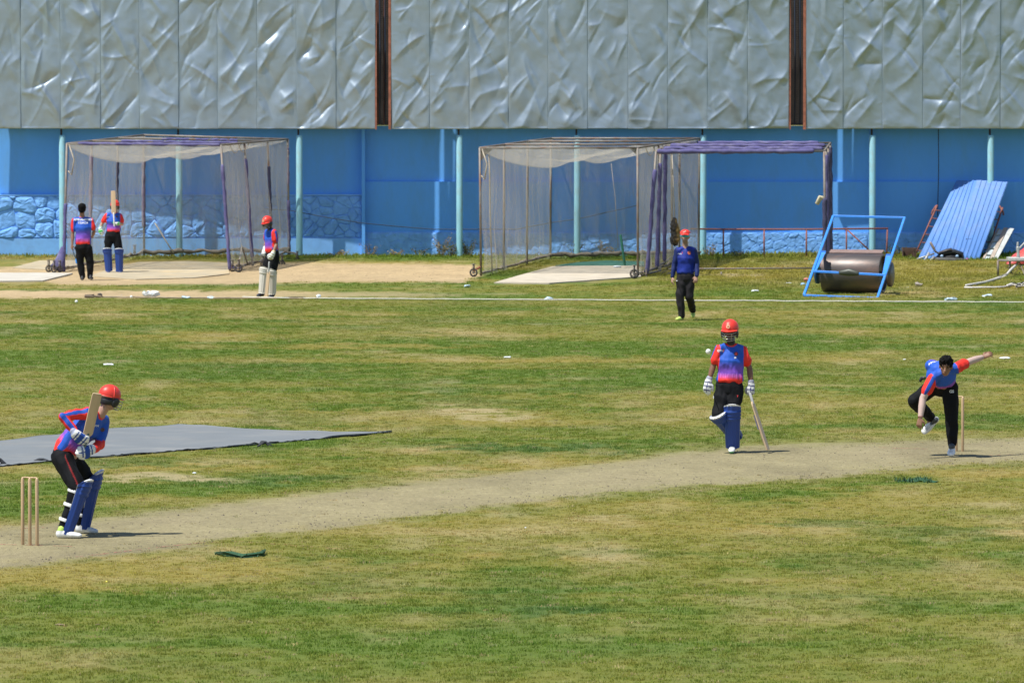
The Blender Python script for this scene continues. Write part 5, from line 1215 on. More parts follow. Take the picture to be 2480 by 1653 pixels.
# ---------------------------------------------------------------- the batsman at the near wicket
def conv(ox, oy, sc, Y0): return lambda x, y, dy=0.0: P(ox + x / sc, oy + y / sc, Y0 + dy)
cA = conv(0, 880, 3.266, 72.56)
WA = person('batsman in red helmet bent over his raised bat beside the near stumps, blue leg guards', cA,
    dict(head=(865, 282, .26), neck=(800, 395, .27), shA=(690, 392, .16), shB=(822, 452, .44), elA=(500, 418, .02), wrA=(597, 545, -.02), elB=(790, 640, .34), wrB=(722, 690, .10),
         hipA=(492, 745, .22), hipB=(545, 745, .46), ws=(590, 590, .30), hem=(525, 672, .33), belt=(520, 655, .33), knA=(610, 985, .04), anA=(505, 1305, .02), knB=(700, 930, .62), anB=(640, 1255, .70),
         heelA=(446, 1378, .0), toeA=(655, 1378, -.06), heelB=(598, 1338, .70), toeB=(783, 1344, .66)),
    (.80, .52, -.22), (.18, 0, 1), skin='pale', sleeves='long', voxel=.009, face='helmet', wobs=.012, chest=1.10, stripe=((-.1, -.9, .42), .80), calf=.84, baggy=1.10, piping=[(525, 655, .1), (513, 735, .05), (560, 840, .02), (600, 920, .0), (628, 990, -.05)])
tA = WA['t']
helmet(tA, WA['head'] + np.array((.0, 0, .012)), np.array((.80, .52, -.20)), (.16, 0, 1))
shoe(tA, WA, 'A', colT=np.array((.45, .65, .12)), k=1.12); shoe(tA, WA, 'B', colS=WHITE * .8, k=1.12)
leg_guard(tA, WA['anA'], WA['knA'], (1, -.16, .2), rb=.062, rt=.084, ext=.14, drop=.05, wrap=176, shoff=.016)
leg_guard(tA, WA['anB'], WA['knB'], (1, -.2, .2), rb=.062, rt=.086, ext=.16, drop=.05, wrap=176, shoff=.016)
GA = (WHITE, PADB * 1.1, None, PADB * 1.3)
hA = cA(652, 620, -.02); hB = cA(660, 705, .0)
glove(tA, cA(600, 560, -.03), cA(690, 625, .0) - cA(600, 560, -.03), (.3, 1.0, .5), -1, 1.34, GA, (.55, .95, .8), arm=WA['elA'])
glove(tA, cA(722, 680, .06), cA(625, 705, .0) - cA(722, 680, .06), (-.1, 1.0, .25), 1, 1.3, GA, (.5, .9, .8), arm=WA['elB'])
bat('pale willow bat raised upright in the gloves of the batsman by the near stumps', cA(655, 715, .02), cA(692, 572, .0), cA(770, 236, -.10), (.35, -.93, 0), (.10, .13, .12))
text_on(WA['shirt'], 'GPN', cA(760, 490, .3), (1, .3, 0), (.25, 0, 1), .035, M_wt, (0, 1, 0)); disc_on(WA['shirt'], cA(815, 520, .4), .022, M_emb, (0, 1, 0))

# ---------------------------------------------------------------- the batsman at the far wicket
cB = conv(1660, 740, 4.126, 88.05)
WB = person('batsman in red helmet walking with trailing bat at the far end of the pitch', cB,
    dict(head=(447, 262, 0), neck=(455, 372, .02), shA=(352, 432, .0), shB=(562, 440, .04), elA=(278, 600, .03), wrA=(237, 745, -.02), elB=(640, 620, .06), wrB=(658, 790, .0),
         hipA=(385, 850, .03), hipB=(490, 850, .0), ws=(450, 680, .02), hem=(447, 745, .02), belt=(447, 740, .02), knA=(335, 1085, -.10), anA=(500, 1290, .26), knB=(468, 1085, -.08), anB=(472, 1402, .0),
         heelA=(520, 1300, .42), toeA=(505, 1400, .25), heelB=(474, 1452, .07), toeB=(458, 1474, -.30)),
    (-.22, -.96, -.12), (0, 0, 1), skin='brown', voxel=.009, beard=1, wobs=.015, chest=1.06, baggy=1.10)
tB = WB['t']; helmet(tB, WB['head'] + np.array((0, 0, .012)), np.array((-.22, -.96, -.08)), (0, 0, 1), 1.05, crest=True)
shoe(tB, WB, 'B', colB=np.array((.10, .50, .16))); shoe(tB, WB, 'A')
leg_guard(tB, WB['anB'], WB['knB'], (-.05, -1, .0), rb=.066, rt=.082, ext=.16, drop=.012); leg_guard(tB, WB['anA'], WB['knA'], (-.25, -.9, -.2), rb=.066, rt=.084, ext=.10, drop=.03)
GB = (WHITE, np.array((.02, .03, .14)), None); glove(tB, WB['wrA'] + np.array((-.01, 0, -.02)), (-.18, -.10, -1), (.25, .9, 0), 1, 1.1, GB, (.22, .45, .35), arm=WB['elA']); glove(tB, WB['wrB'] + np.array((0, 0, -.01)), (-.12, -.12, -1), (.1, 1, 0), -1, 1.05, (WHITE * .75, np.array((.02, .03, .14)), None), (.5, .9, .7), arm=WB['elB'])
bat('thin bat trailing from the hand of the walking batsman at the far end', cB(640, 858, -.02), cB(672, 965, -.05), cB(828, 1440, -.12), (.92, -.35, 0), (.45, .45, .45), stick=[(.25, .55, (.12, .12, .2))])
text_on(WB['shirt'], 'GPN', cB(352, 455, -.2), (1, 0, 0), (0, 0, 1), .040, M_wt, (0, 1, 0), bold=.0006); text_on(WB['shirt'], '7', cB(384, 457, -.2), (1, 0, 0), (0, 0, 1), .05, M_rt, (0, 1, 0), bold=.001)
disc_on(WB['shirt'], cB(510, 485, -.2), .028, M_emb, (0, 1, 0)); disc_on(WB['shirt'], cB(510, 484, -.2), .014, M_rt, (0, 1, 0), off=.008, asp=1.4); text_on(WB['shirt'], '28', cB(500, 523, -.2), (1, 0, 0), (0, 0, 1), .028, M_wt, (0, 1, 0), bold=.001)
disc_on(WB['trousers'], cB(282, 915, -.2), .008, M_wt, (0, 1, 0), asp=2); text_on(WB['trousers'], '7', cB(523, 908, -.2), (1, 0, 0), (0, 0, 1), .035, M_rt, (0, 1, 0), bold=.001)

# ---------------------------------------------------------------- the bowler
cC = conv(2140, 800, 4.612, 87.2)
WC = person('bare-headed bowler following through on one leg in front of the far stumps', cC,
    dict(head=(695, 400, -.42), neck=(712, 435, -.27), shA=(560, 520, -.30), shB=(800, 425, -.22), elA=(438, 760, -.32), wrA=(410, 975, -.40), elB=(965, 345, -.02), wrB=(1108, 298, .16),
         hipA=(560, 618, .10), hipB=(735, 632, .02), ws=(665, 520, -.10), hem=(655, 548, .0), belt=(650, 565, .02), knA=(335, 790, .10), anA=(525, 965, .42), knB=(762, 930, .0), anB=(768, 1268, .02),
         heelA=(600, 985, .50), toeA=(425, 1160, .42), heelB=(772, 1345, .05), toeB=(748, 1418, -.13)),
    (-.16, -.95, -.28), (.06, -.12, 1), skin='tan', voxel=.009, wobs=.010, stripe=((-.1, -.95, -.15), .87), baggy=1.05, hk_=1.04, extra=[((580, 425, .0), ((.125, 0, 0), (0, .20, 0), (-.05, 0, .115))), ((650, 440, -.10), ((.17, 0, 0), (0, .20, 0), (0, 0, .12))), ((560, 500, -.05), ((.10, 0, 0), (0, .22, 0), (0, 0, .12)))], handA=((-.18, -.1, -1), (.5, .8, 0), 1), handB=((.85, .1, .42), (.1, .6, -.5), 1), hand_kw=dict(sc=1.05, curl=(.35, .45, .4), spread=.16), collar=False, chest=.98)
tC = WC['t']
for q in 'AB':
    a = WC['sh' + q] + (WC['el' + q] - WC['sh' + q]) * .55; mb = MB(); mb.sweep([a, WC['el' + q], WC['el' + q] * .6 + WC['wr' + q] * .4, WC['wr' + q] * .94 + WC['el' + q] * .06], [.052, .046, .046, .034], n=14, cap=1)
    organic('arm_sleeve', mb, .009, mat('pale_arm_sleeve', (.50, .36, .31), .65), tC, None, 2)
shoe(tC, WC, 'B', colB=WHITE * .6, colT=np.array((.06, .07, .08)), k=1.22); shoe(tC, WC, 'A', up=(.55, -.6, .75), colT=np.array((.06, .07, .08)), k=1.15)
def hair(t, W, wob=.010, k=1.0, back=False):
    A = lambda x, y, z: W['head'] + W['hs'] * x + W['hf'] * y + W['hu'] * z; mb = MB()
    mb.ell(A(0, -.020, .050), (W['hs'] * .084 * k, W['hf'] * .098 * k, W['hu'] * .082 * k), 18, 12); mb.ell(A(0, -.045, .005), (W['hs'] * .078 * k, W['hf'] * .068 * k, W['hu'] * .080 * k), 16, 10); mb.ell(A(.01, .035, .090), (W['hs'] * .066 * k, W['hf'] * .05 * k, W['hu'] * .036 * k), 14, 8)
    return organic('hair', mb, .008, M_hair, t, None, 1, wob, 34)
hair(tC, WC, .014, 1.08)
text_on(WC['shirt'], 'AFGHAN', cC(575, 385, -.05), (.85, 0, .42), (-.42, 0, .85), .05, M_wt, (0, .80, -.60), depth=.6, bold=.0012); text_on(WC['trousers'], 'GS', cC(772, 690, -.3), (1, 0, 0), (0, 0, 1), .05, M_wt, (0, 1, 0), bold=.001)
mb = MB(); mb.ell(cC(425, 540, .12), ((.02, 0, 0), (0, .02, 0), (0, 0, .02)), 8, 6); mb.sweep([cC(410, 560, .12), cC(425, 530, .12), cC(455, 530, .1)], [.018, .022, .02], n=8); part('belt_knot', mb, M_hdark, tC)
mb = MB(); torus_mb(mb, WC['wrA'] + nrm(WC['elA'] - WC['wrA']) * .012, WC['elA'] - WC['wrA'], .029, .006, 16, 6); part('wrist_band', mb, mat('red_brown_band', (.25, .06, .04), .6), tC)

# ---------------------------------------------------------------- the fielder
cD = conv(1580, 500, 5.227, 131.7)
WD = person('fielder in red cap, mirrored glasses and navy long-sleeved top walking near the boundary rope', cD,
    dict(head=(415, 385, 0), neck=(415, 488, .02), shA=(322, 560, .02), shB=(520, 556, .02), elA=(282, 725, .02), wrA=(252, 895, -.05), elB=(565, 725, .02), wrB=(563, 880, -.10),
         hipA=(372, 910, .02), hipB=(470, 910, .02), ws=(418, 740, .02), hem=(422, 832, .02), belt=(420, 825, .02), knA=(348, 1150, -.05), anA=(375, 1390, -.02), knB=(468, 1140, -.02), anB=(512, 1315, .42),
         heelA=(392, 1435, .06), toeA=(300, 1442, -.16), heelB=(515, 1335, .52), toeB=(512, 1415, .36)),
    (-.10, -.98, -.05), (0, 0, 1), skin='pale', sleeves='long', shirt='navy', voxel=.011, beard=.35, hk_=1.06, wobs=.011, handA=((-.05, -.15, -1), (.8, .3, 0), 1), handB=((-.28, -.1, -1), (.2, 1, .1), -1), hand_kw=dict(sc=1.05, curl=(.3, .4, .3), spread=.14), trcol=(.022, .020, .022))
tD = WD['t']; GL = np.array((.55, .72, .16)); shoe(tD, WD, 'A', colS=GL, colB=GL * .9); shoe(tD, WD, 'B', colS=GL * .9, colB=GL * .8, up=(0, -1, .3))
hair(tD, WD, .003, .96)
A = lambda x, y, z: WD['head'] + (WD['hs'] * x + WD['hf'] * y + WD['hu'] * z) * 1.15
mb = MB(); mb.shell(lambda i, j: A(math.cos(j * 2 * math.pi) * math.sin(i * 1.55) * .089, math.sin(j * 2 * math.pi) * math.sin(i * 1.55) * .108 - .01, .060 + math.cos(i * 1.55) * .070), lambda i, j: A(math.cos(j * 2 * math.pi) * math.sin(i * 1.55) * .083, math.sin(j * 2 * math.pi) * math.sin(i * 1.55) * .102 - .01, .058 + math.cos(i * 1.55) * .064), 12, 28); cap = part('cap', mb, M_helm, tD)
mb = MB(); mb.shell(lambda i, j: A(math.sin((j - .5) * 2.2) * (.085 - .01 * i), .07 + math.cos((j - .5) * 2.2) * (.028 + .065 * i), .070 - .014 * i - .015 * abs(j - .5) * 2), lambda i, j: A(math.sin((j - .5) * 2.2) * (.085 - .01 * i), .07 + math.cos((j - .5) * 2.2) * (.028 + .065 * i), .065 - .014 * i - .015 * abs(j - .5) * 2), 4, 14); part('peak', mb, M_helm, cap)
mb = MB(); mb.ell(A(-.012, .088, .100), (WD['hs'] * .016, WD['hu'] * .016, WD['hf'] * .005), 10, 6); part('badge', mb, mat('pale_badge', (.75, .62, .5), .5), cap)
mb = MB(); mb.sweep([A(math.sin(x) * .080, .012 + math.cos(x) * .090, .020) for x in np.linspace(-1.2, 1.2, 13)], [(.019, .004)] * 13, side=[WD['hu']] * 13, n=8); part('mirrored_glasses', mb, mat('mirror_lens', (.03, .38, .48), .3, metal=.0), tD)
text_on(WD['shirt'], 'GPN', cD(348, 602, -.2), (1, 0, 0), (0, 0, 1), .035, M_wt, (0, 1, 0)); text_on(WD['shirt'], '7', cD(380, 592, -.2), (1, 0, 0), (0, 0, 1), .045, M_rt, (0, 1, 0), bold=.001); disc_on(WD['shirt'], cD(468, 588, -.2), .034, mat('orange_emblem', (.50, .12, .05), .5), (0, 1, 0)); disc_on(WD['trousers'], cD(308, 942, -.2), .012, M_wt, (0, 1, 0))

# ---------------------------------------------------------------- coach
cE = conv(120, 440, 6.03, 154.7)
WE = person('coach seen from behind with white lettering on his back, standing at the left net', cE,
    dict(head=(475, 402, 0), neck=(475, 486, .02), shA=(362, 566, .02), shB=(603, 566, .02), elA=(338, 760, .03), wrA=(332, 915, -.04), elB=(652, 725, .03), wrB=(628, 800, .22),
         hipA=(440, 960, .0), hipB=(552, 960, .0), ws=(490, 780, .02), hem=(492, 900, .02), belt=(494, 890, .02), knA=(450, 1185, .02), anA=(482, 1395, .0), knB=(592, 1185, .02), anB=(592, 1392, .04),
         heelA=(478, 1440, -.08), toeA=(472, 1436, .18), heelB=(590, 1432, -.05), toeB=(625, 1428, .20)),
    (.05, 1, 0), (0, 0, 1), skin='tan', voxel=.011, hk_=1.06, wobs=.010, handA=((-.15, .1, -1), (.6, .5, 0), 1), handB=((-.3, .9, .1), (0, 0, -1), 1), hand_kw=dict(sc=1.05, curl=(.5, .7, .5)), collar=True, chest=1.08)
tE = WE['t']; hair(tE, WE, .004, 1.14)
for q in 'AB': shoe(tE, WE, q, colS=np.array((.05, .05, .055)), colB=WHITE * .8)
text_on(WE['shirt'], 'AFGHANISTAN', cE(480, 556, -.2), (1, 0, 0), (0, 0, 1), .062, M_wt, (0, 1, 0), bold=.002); text_on(WE['shirt'], 'COACH', cE(482, 602, -.2), (1, 0, 0), (0, 0, 1), .062, M_wt, (0, 1, 0), bold=.0015)
th = thing('ball_thrower', tuple(cE(395, 1185, .0)), 'curved blue ball-throwing stick held in the left hand of the coach', 'ball thrower')
mb = MB(); mb.sweep([cE(328, 945, -.02), cE(342, 1010, .0), cE(362, 1080, .02), cE(392, 1135, .03)], [.010, .011, .012, .014], n=8); part('shaft', mb, mat('slate_blue_plastic', (.10, .18, .32), .4), th)
mb = MB(); mb.sweep([cE(390, 1130, .03), cE(398, 1160, .03), cE(398, 1185, .02)], [(.025, .02), (.035, .02), (.026, .018)], n=10); part('cup', mb, mat('blue_cup', (.03, .25, .7), .4), th)

# ---------------------------------------------------------------- batter at the left net, bat before his face
cF = conv(120, 440, 6.03, 159.2)
WF = person('batter at the left net holding his bat upright before his face, green and white gloves', cF,
    dict(head=(955, 352, .0), neck=(950, 440, .02), shA=(848, 492, .0), shB=(1022, 496, .0), elA=(768, 605, .03), wrA=(738, 690, .0), elB=(1062, 620, .0), wrB=(1005, 615, -.25),
         hipA=(872, 795, .0), hipB=(975, 795, .0), ws=(935, 640, .02), hem=(932, 715, .02), belt=(932, 710, .02), knA=(845, 1000, -.02), anA=(868, 1290, .0), knB=(1015, 1005, -.02), anB=(1020, 1295, .0),
         heelA=(872, 1335, .06), toeA=(855, 1345, -.2), heelB=(1025, 1335, .06), toeB=(1035, 1345, -.2)),
    (-.05, -1, 0), (0, 0, 1), skin='pale', voxel=.012, wobs=.010, collar=True)
tF = WF['t']; helmet(tF, WF['head'], np.array((-.05, -1, 0)), (0, 0, 1))
for q in 'AB': shoe(tF, WF, q, colS=np.array((.03, .05, .14)), colB=WHITE * .5)
for q in 'AB': leg_guard(tF, WF['an' + q], WF['kn' + q], (-.1 if q == 'A' else .05, -1, 0), rb=.060, rt=.076, ext=.07, drop=.02, straps=False)
GG = (WHITE, np.array((.06, .38, .08)), None, np.array((.08, .42, .10))); glove(tF, WF['wrA'], (.15, -.2, -1), (.5, .8, 0), 1, 1.05, GG, (.3, .5, .4), arm=WF['elA']); glove(tF, cF(1000, 612, -.24), (-1, .05, .02), (0, .5, .8), 1, 1.0, (WHITE, np.array((.06, .38, .08)), np.array((.06, .42, .10))), (.5, .9, .7), arm=WF['elB'])
bat('bat held upright in front of the face of the batter at the left net', cF(945, 645, -.27), cF(936, 470, -.27), cF(928, 132, -.22), (0, -1, 0), (.75, .75, .75))
text_on(WF['shirt'], 'GPN', cF(850, 518, -.2), (1, 0, 0), (0, 0, 1), .035, M_wt, (0, 1, 0)); disc_on(WF['shirt'], cF(975, 510, -.2), .025, M_emb, (0, 1, 0))

# ---------------------------------------------------------------- batter with white pads
cG = conv(590, 500, 6.533, 143.8)
WG = person('batter in red helmet and white leg guards leaning on his bat beside the left net', cG,
    dict(head=(378, 262, .0), neck=(418, 350, .03), shA=(378, 402, .20), shB=(478, 408, -.06), elA=(352, 560, .26), wrA=(332, 678, .15), elB=(520, 600, -.10), wrB=(462, 748, -.22),
         hipA=(425, 795, .10), hipB=(492, 795, -.02), ws=(435, 600, .05), hem=(445, 690, .04), belt=(450, 690, .04), knA=(335, 1020, .02), anA=(300, 1375, .02), knB=(455, 1050, -.04), anB=(455, 1385, .0),
         heelA=(318, 1418, .10), toeA=(205, 1426, -.06), heelB=(478, 1434, .10), toeB=(400, 1444, -.10)),
    (-.55, -.80, -.25), (-.1, 0, 1), skin='tan', voxel=.011, beard=1, wobs=.010, collar=False, chest=.98)
tG = WG['t']; helmet(tG, WG['head'] + np.array((0, 0, .01)), np.array((-.55, -.80, -.22)), (-.1, 0, 1), crest=True)
for q in 'AB': shoe(tG, WG, q, colS=np.array((.02, .025, .05)), colB=np.array((.05, .06, .09)))
OFFW = np.array((.62, .58, .50))
for q in 'AB': leg_guard(tG, WG['an' + q], WG['kn' + q], (-.45, -.9, 0), col=OFFW, edge=OFFW, rb=.056, rt=.078, ext=.10, drop=.0, strapcol=np.array((.03, .03, .04)))
glove(tG, WG['wrB'], (-.45, -.1, -.9), (-.3, .9, 0), -1, 1.12, (WHITE, np.array((.5, .42, .12)), None), (.5, .8, .7), arm=WG['elB']); glove(tG, WG['wrA'], (-.3, -.3, -1), (.6, .6, 0), 1, 1.1, (WHITE, WHITE * .8, None), (.5, .8, .7), arm=WG['elA'])
bat('bat resting on the ground under the glove of the batter with white pads', cG(405, 880, -.27), cG(396, 1035, -.27), cG(352, 1455, -.22), (-.75, -.65, 0), (.42, .42, .40), wd=.105)

# ================================================================ WICKETS, BALLS, LITTER
M_stump = mat('stump_wood', (.52, .36, .21), .5, var=.15, vscale=30, stretch=(1, 1, .1))
pdir = np.array((10.98, 16.86, 0)) / 20.12; pperp = np.array((pdir[1], -pdir[0], 0))
def wicket(c, lab):
    t = thing('wicket', c, lab, 'wicket', 'wickets at the two ends of the pitch')
    for k in (-1, 0, 1):
        p = np.array(c) + pperp * .095 * k; mb = MB(); mb.sweep([p - np.array((0, 0, .03)), p + np.array((0, 0, .68)), p + np.array((0, 0, .706))], [.0185, .0185, .014], n=14, cap=1); part('stump', mb, M_stump, t)
    for k in (-1, 0):
        a = np.array(c) + pperp * (.095 * k + .004) + np.array((0, 0, .716)); b = a + pperp * .087; mb = MB(); mb.sweep([a, a + (b - a) * .3, a + (b - a) * .5, a + (b - a) * .8, b], [.006, .009, .007, .009, .006], n=8); part('bail', mb, M_stump, t)
    return t
g1 = G(72.5, 1319.5); g2 = G(2316, 1092)
wicket(tuple(g1), 'three wooden stumps with bails at the near left end of the pitch')
wicket(tuple(g2), 'wooden stumps partly hidden behind the bowler at the far right end')
# faded red crease lines
M_cr = mat('faded_red_line', (.42, .17, .13), .95, var=.35, vscale=12)
def crease(pts, wd, m=M_cr):
    mb = MB(); v = []; g = [G(*p) for p in pts]
    for i in range(len(g) - 1):
        a, b = g[i], g[i + 1]; n = max(2, int(np.linalg.norm(b - a) / .05)); d = nrm(b - a); s = np.array((-d[1], d[0], 0))
        for k in range(n):
            if random.random() < .38: continue
            p = a + (b - a) * (k / n) + s * random.uniform(-.012, .012); q = a + (b - a) * ((k + random.uniform(.6, 1.3)) / n); w_ = wd * random.uniform(.35, 1)
            u_ = np.array((0, 0, .004)); mb.add([p - s * w_ + u_, q - s * w_ * .7 + u_, q + s * w_ + u_, p + s * w_ * .8 + u_], [(0, 1, 2, 3)])
    o = part('crease_line', mb, m, None, False); tag(o, kind='structure'); return o
crease([(-80, 1316), (72, 1319.5), (150, 1322), (225, 1324.5)], .022); crease([(185, 1348), (250, 1341), (330, 1331), (420, 1321), (500, 1313), (590, 1311)], .020); crease([(600, 1312), (720, 1321), (850, 1331), (905, 1334)], .016)
crease([(2120, 1083), (2170, 1085), (2250, 1087)], .02); crease([(2380, 1103), (2430, 1101), (2500, 1099)], .02); crease([(-80, 1285), (60, 1279), (110, 1277)], .02)
M_ball = mat('white_leather', (.78, .78, .74), .4)
def ball(c, lab, r=.033):
    t = thing('cricket_ball', tuple(c), lab, 'cricket ball'); mb = MB(); mb.ell(c, ((r, 0, 0), (0, r, 0), (0, 0, r)), 20, 14); o = part('leather', mb, M_ball, t); mb = MB(); torus_mb(mb, c, (.5, .3, .8), r, .0015, 24, 5); part('seam', mb, mat('grey_seam', (.4, .42, .4), .7), o); return t
ball(P(1715.5, 851, 83.0), 'white cricket ball in flight left of the walking batsman')
q = G(185, 734); q[2] += .034; ball(q, 'white cricket ball lying on the grass before the left net')
q = G(318, 722); q[2] += .03; ball(q, 'white cricket ball by the brown rope left of the white bag', .03)
M_lit = mat('white_litter', (.72, .76, .78), .5, var=.1); M_litb = mat('clear_plastic', (.50, .62, .72), .25, var=.3, vscale=30)
def litter(name, px, py, w_, h_, lab, cat, m=M_lit, seed=0, dep=.12, z=0):
    r = np.random.default_rng(seed); g = G(px, py); mb = MB()
    mb.ell(g + np.array((0, 0, h_ * .5 + z)), ((w_ / 2, 0, 0), (0, dep / 2, 0), (0, 0, h_ / 2)), 14, 8)
    for i, v in enumerate(mb.v):
        n_ = np.array([mnoise.noise_vector(Vector(q * 14 + seed)) for q in v]); mb.v[i] = v + n_ * np.array((w_, dep, h_)) * .38; mb.v[i][:, 2] = np.maximum(mb.v[i][:, 2], g[2] + .003)
    o = part(name, mb, m, None, False); return tag(o, lab, cat)
litter('paper_scrap', 264, 884, .14, .03, 'flat white scrap on the grass in the left field above the batsman', 'litter', seed=1)
litter('paper_scrap', 1228, 867, .12, .035, 'flat white scrap on the grass in the centre of the field', 'litter', seed=2)
litter('paper_scrap', 2436, 869, .16, .035, 'white strip of litter on the grass right of the bowler', 'litter', seed=3)
litter('paper_scrap', 1829, 706, .18, .04, 'white scrap on the grass between fielder and roller, behind the rope', 'litter', seed=4)
litter('paper_scrap', 1250, 1164, .0, .0, 'x', 'litter', seed=5) if False else None
litter('plastic_bottle', 1131, 696, .16, .07, 'crushed clear bottle on the grass left of the right practice net', 'bottle', M_litb, 6)
litter('plastic_bottle', 1329, 726, .20, .06, 'crushed clear bottle against the white rope below the right net', 'bottle', M_litb, 7)
litter('plastic_bottle', 2302, 728, .24, .07, 'crushed clear bottle on the grass just behind the rope, right of the roller', 'bottle', M_litb, 8)
litter('plastic_bottle', 2393, 718, .20, .05, 'crushed clear bottle further back near the coiled white hose', 'bottle', M_litb, 9)
litter('plastic_bag', 366, 719, .33, .13, 'crumpled white bag on the sand by the brown rope', 'bag', M_lit, 10, .2)
litter('plastic_bag', 350, 715, .08, .10, 'small green tipped scrap stuck to the left end of the white bag', 'litter', mat('green_white', (.45, .65, .55), .5), 11)
litter('plastic_bottle', 450, 723, .20, .05, 'crushed clear bottle by the brown rope, nearer the white bag', 'bottle', M_litb, 12)
litter('plastic_bottle', 514, 723, .20, .05, 'crushed clear bottle by the brown rope, nearer the batter with white pads', 'bottle', M_litb, 13)
litter('brown_rag', 222, 721, .34, .07, 'brown rag at the left end of the soiled rope', 'rag', mat('brown_rag', (.17, .13, .09), .9, var=.3), 14)
litter('brown_rag', 242, 719, .10, .09, 'grey knot of cloth beside the brown rag on the rope', 'rag', mat('grey_rag', (.13, .11, .10), .9, var=.3), 15)
litter('litter_knot', 771, 722, .10, .08, 'small torn white lump where the rope turns white', 'litter', M_lit, 16)
litter('stone_lump', 2224, 694, .18, .09, 'pale broken stone on the dry grass right of the roller', 'stone', mat('pale_stone', (.33, .29, .24), .9, var=.2), 17)
litter('plastic_wrapper', 1953, 683, .14, .10, 'red and white wrapper on the grass left of the roller', 'wrapper', mat('red_white_wrapper', (.62, .22, .18), .6, var=.6, vscale=18), 18)
litter('plastic_wrapper', 1944, 691, .12, .05, 'pale blue scrap just below the red wrapper', 'wrapper', mat('blue_scrap', (.25, .42, .6), .5), 19)
litter('paper_scrap', 1905, 686, .16, .02, 'thin pale scrap on the dry grass left of the red wrapper', 'litter', M_lit, 20)
litter('paper_scrap', 2200, 697, .06, .02, 'tiny white scrap beside the broken stone', 'litter', M_lit, 21)
litter('yellow_scrap', 259, 1410, .022, .02, 'tiny yellow scrap on the dry grass below the batsman', 'litter', mat('yellow_bit', (.8, .7, .1), .5), 22, .02)
litter('paper_scrap', 2190, 871, .05, .015, 'tiny pale scrap on the grass just left of the bowler', 'litter', M_lit, 23, .05)
litter('paper_scrap', 1272, 1278, .03, .015, 'tiny white scrap just below the middle of the pitch', 'litter', M_lit, 24, .03)
litter('paper_scrap', 470, 1147, .04, .02, 'tiny white scrap on the bare streak behind the batsman', 'litter', M_lit, 25, .04)
litter('dry_clod', 143, 1514, .10, .02, 'thin dry clod on the green grass at the lower left', 'clod', mat('dry_clod', (.20, .15, .09), .95, var=.3), 26, .05)
litter('dry_clod', 238, 1513, .05, .015, 'smaller pale clod right of the thin dry clod', 'clod', mat('dry_clod'), 27, .05)
# green net rags
M_rag = mat('green_net_rag', (.018, .070, .026), .8, var=.4, vscale=25, bump=.6, bscale=40)
def rag(pts, rr, lab, nt=0):
    mb = MB(); mb.sweep([G(px, py) + np.array((0, 0, h)) for px, py, h in pts], rr, side=(0, 0, 1), n=10)
    for i, v in enumerate(mb.v):
        n_ = np.array([mnoise.noise_vector(Vector(q * 22)) for q in v]); mb.v[i] = v + n_ * np.array((.05, .10, .025)); mb.v[i][:, 2] = np.maximum(mb.v[i][:, 2], .003)
    rr_ = np.random.default_rng(len(lab))
    for _ in range(nt):
        i = rr_.integers(0, len(pts) - 1); q = G(pts[i][0] + rr_.uniform(-10, 14), pts[i][1] + rr_.normal(0, 1.2)); a = rr_.uniform(0, 6.28); h = rr_.uniform(.02, .075); d = np.array((math.cos(a) * .03, math.sin(a) * .03, h)); e = np.array((-math.sin(a), math.cos(a), 0)) * .008
        mb.add([q - e, q + e, q + d + e * .3, q + d - e * .3], [(0, 1, 2, 3)])
    o = part('green_rag', mb, M_rag, None, False); return tag(o, lab, 'rag', 'green net rags on the grass')
rag([(530, 1342, .012), (555, 1346, .022), (590, 1350, .015), (625, 1347, .022), (640, 1340, .035)], [(.012, .04), (.028, .09), (.014, .07), (.022, .06), (.008, .03)], 'dark green rag on the dry grass below the near end of the pitch', 30)
rag([(2180, 1167, .006), (2200, 1167, .012), (2222, 1165, .02), (2245, 1167, .014), (2264, 1169, .006)], [(.006, .04), (.012, .10), (.02, .10), (.012, .10), (.006, .04)], 'bushy dark green rag on the grass below the bowler', 150)
# clods along the pitch edges
mb = MB(); r = np.random.default_rng(5)
def clods(n, fx):
    for _ in range(n):
        px, py = fx(); g = G(px, py); s_ = abs(r.normal(.004, .005)) + .003
        ph = r.uniform(0, 6.28); v = [g + np.array((math.cos(ph + k * 2.09) * s_, math.sin(ph + k * 2.09) * s_ * 1.3, 0)) for k in range(3)] + [g + np.array((0, 0, s_ * .9))]
        mb.add(v, [(0, 1, 3), (1, 2, 3), (2, 0, 3)])
LO = np.array(PITCH[11:][::-1]); HI = np.array(PITCH[:11])
def f1():
    x = r.uniform(-50, 2500); return x, np.interp(x, LO[:, 0], LO[:, 1]) + r.normal(-6, 7)
def f2():
    x = r.uniform(-50, 2500); a, b = np.interp(x, HI[:, 0], HI[:, 1]), np.interp(x, LO[:, 0], LO[:, 1]); return x, r.uniform(a, b)
def f3():
    x = r.uniform(700, 1150); return x, r.uniform(642, 680)
clods(900, f1); clods(1100, f2); clods(160, f3)
o = part('soil_clods', mb, mat('dark_clods', (.16, .135, .09), .95, var=.4, vscale=20), None, False); tag(o, kind='stuff')
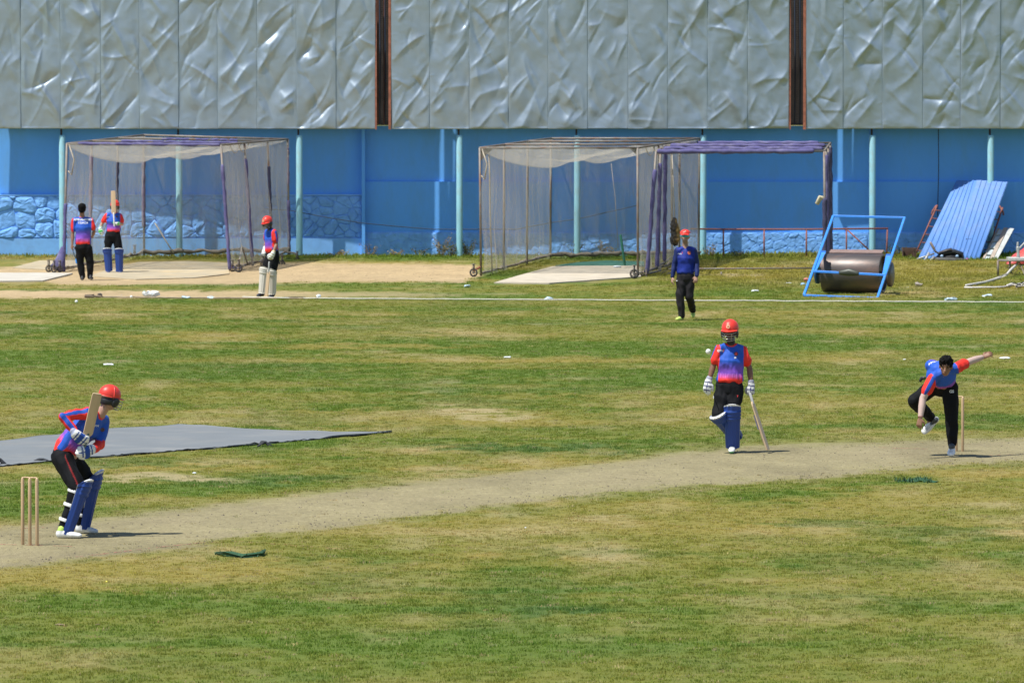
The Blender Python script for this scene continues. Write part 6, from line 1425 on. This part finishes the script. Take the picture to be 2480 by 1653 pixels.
# weeds at the foot of the wall
M_weed = mat('weed_leaf', (.085, .115, .05), .8, var=.4, vscale=9, transl=.3); M_dryw = mat('dry_weed', (.33, .25, .12), .85, var=.3, vscale=9, transl=.3)
def weed(px, Y, h, n, m, lab, seed, spread=.25):
    r = np.random.default_rng(seed); b = np.array((X_at(px, Y), Y, float(gz(Y)))); t = thing('weed_plant', b, lab, 'weed', 'weeds along the foot of the blue wall'); st = MB(); lf = MB()
    for i in range(n):
        a = r.uniform(0, 6.28); ln = h * r.uniform(.5, 1); q = b + np.array((math.cos(a) * .04, math.sin(a) * .03, 0)); tip = q + np.array((math.cos(a) * spread * r.uniform(.3, 1), math.sin(a) * spread * .35, ln)); m1 = (q + tip) / 2 + np.array((r.normal(0, .03), 0, .04)); st.sweep([q, m1, tip], [.005, .004, .002], n=4, cap=1)
        for k in range(9):
            tt = r.uniform(.2, 1.05); p = q * (1 - tt) + tip * tt + r.normal(0, .03, 3); d = nrm(r.normal(0, 1, 3)); e = nrm(np.cross(d, r.normal(0, 1, 3))); L_ = r.uniform(.015, .04); lf.add([p - d * L_, p + e * L_ * .45, p + d * L_, p - e * L_ * .45], [(0, 1, 2, 3)])
    part('stems', st, M_dryw, t, False); o = part('leaves', lf, m, t, False); tag(o, kind='stuff')
WDS = [(895, 167.6, .40, 8, M_dryw, 'thin dry weed at the right corner of the left stone wall'), (1068, 167.6, .50, 16, M_dryw, 'tall dry brown weed just left of the pole beside the right net'), (1090, 167.5, .36, 20, M_weed, 'low green bush at the left foot of the pole beside the right net'),
       (1135, 167.55, .42, 26, M_weed, 'leafy green bush between the pole and the right net'), (1392, 167.6, .38, 16, M_weed, 'green weed inside the right net left of the pole'), (1468, 167.6, .38, 16, M_dryw, 'pale dry weed inside the right net right of the pole'),
       (1720, 167.4, .30, 16, M_dryw, 'dry grey weed at the foot of the pole behind the fielder'), (1782, 167.0, .18, 14, M_weed, 'low weed by the first post of the rusty railing'), (2180, 167.6, .28, 18, M_weed, 'green weed by the rusty box'), (1015, 167.7, .20, 10, M_weed, 'small weed below the sunlit strip of wall'),
       (820, 167.55, .16, 12, M_dryw, 'low dry weed before the plinth left of the stone wall corner'), (960, 167.7, .14, 10, M_dryw, 'low dry weed between wall corner and sunlit strip'), (2455, 158.9, .22, 8, M_weed, 'spindly weed under the sprinkler stand'), (2010, 166.0, .22, 12, M_dryw, 'dry weed behind the left end of the roller')]
for i, q in enumerate(WDS): weed(*q, seed=40 + i)
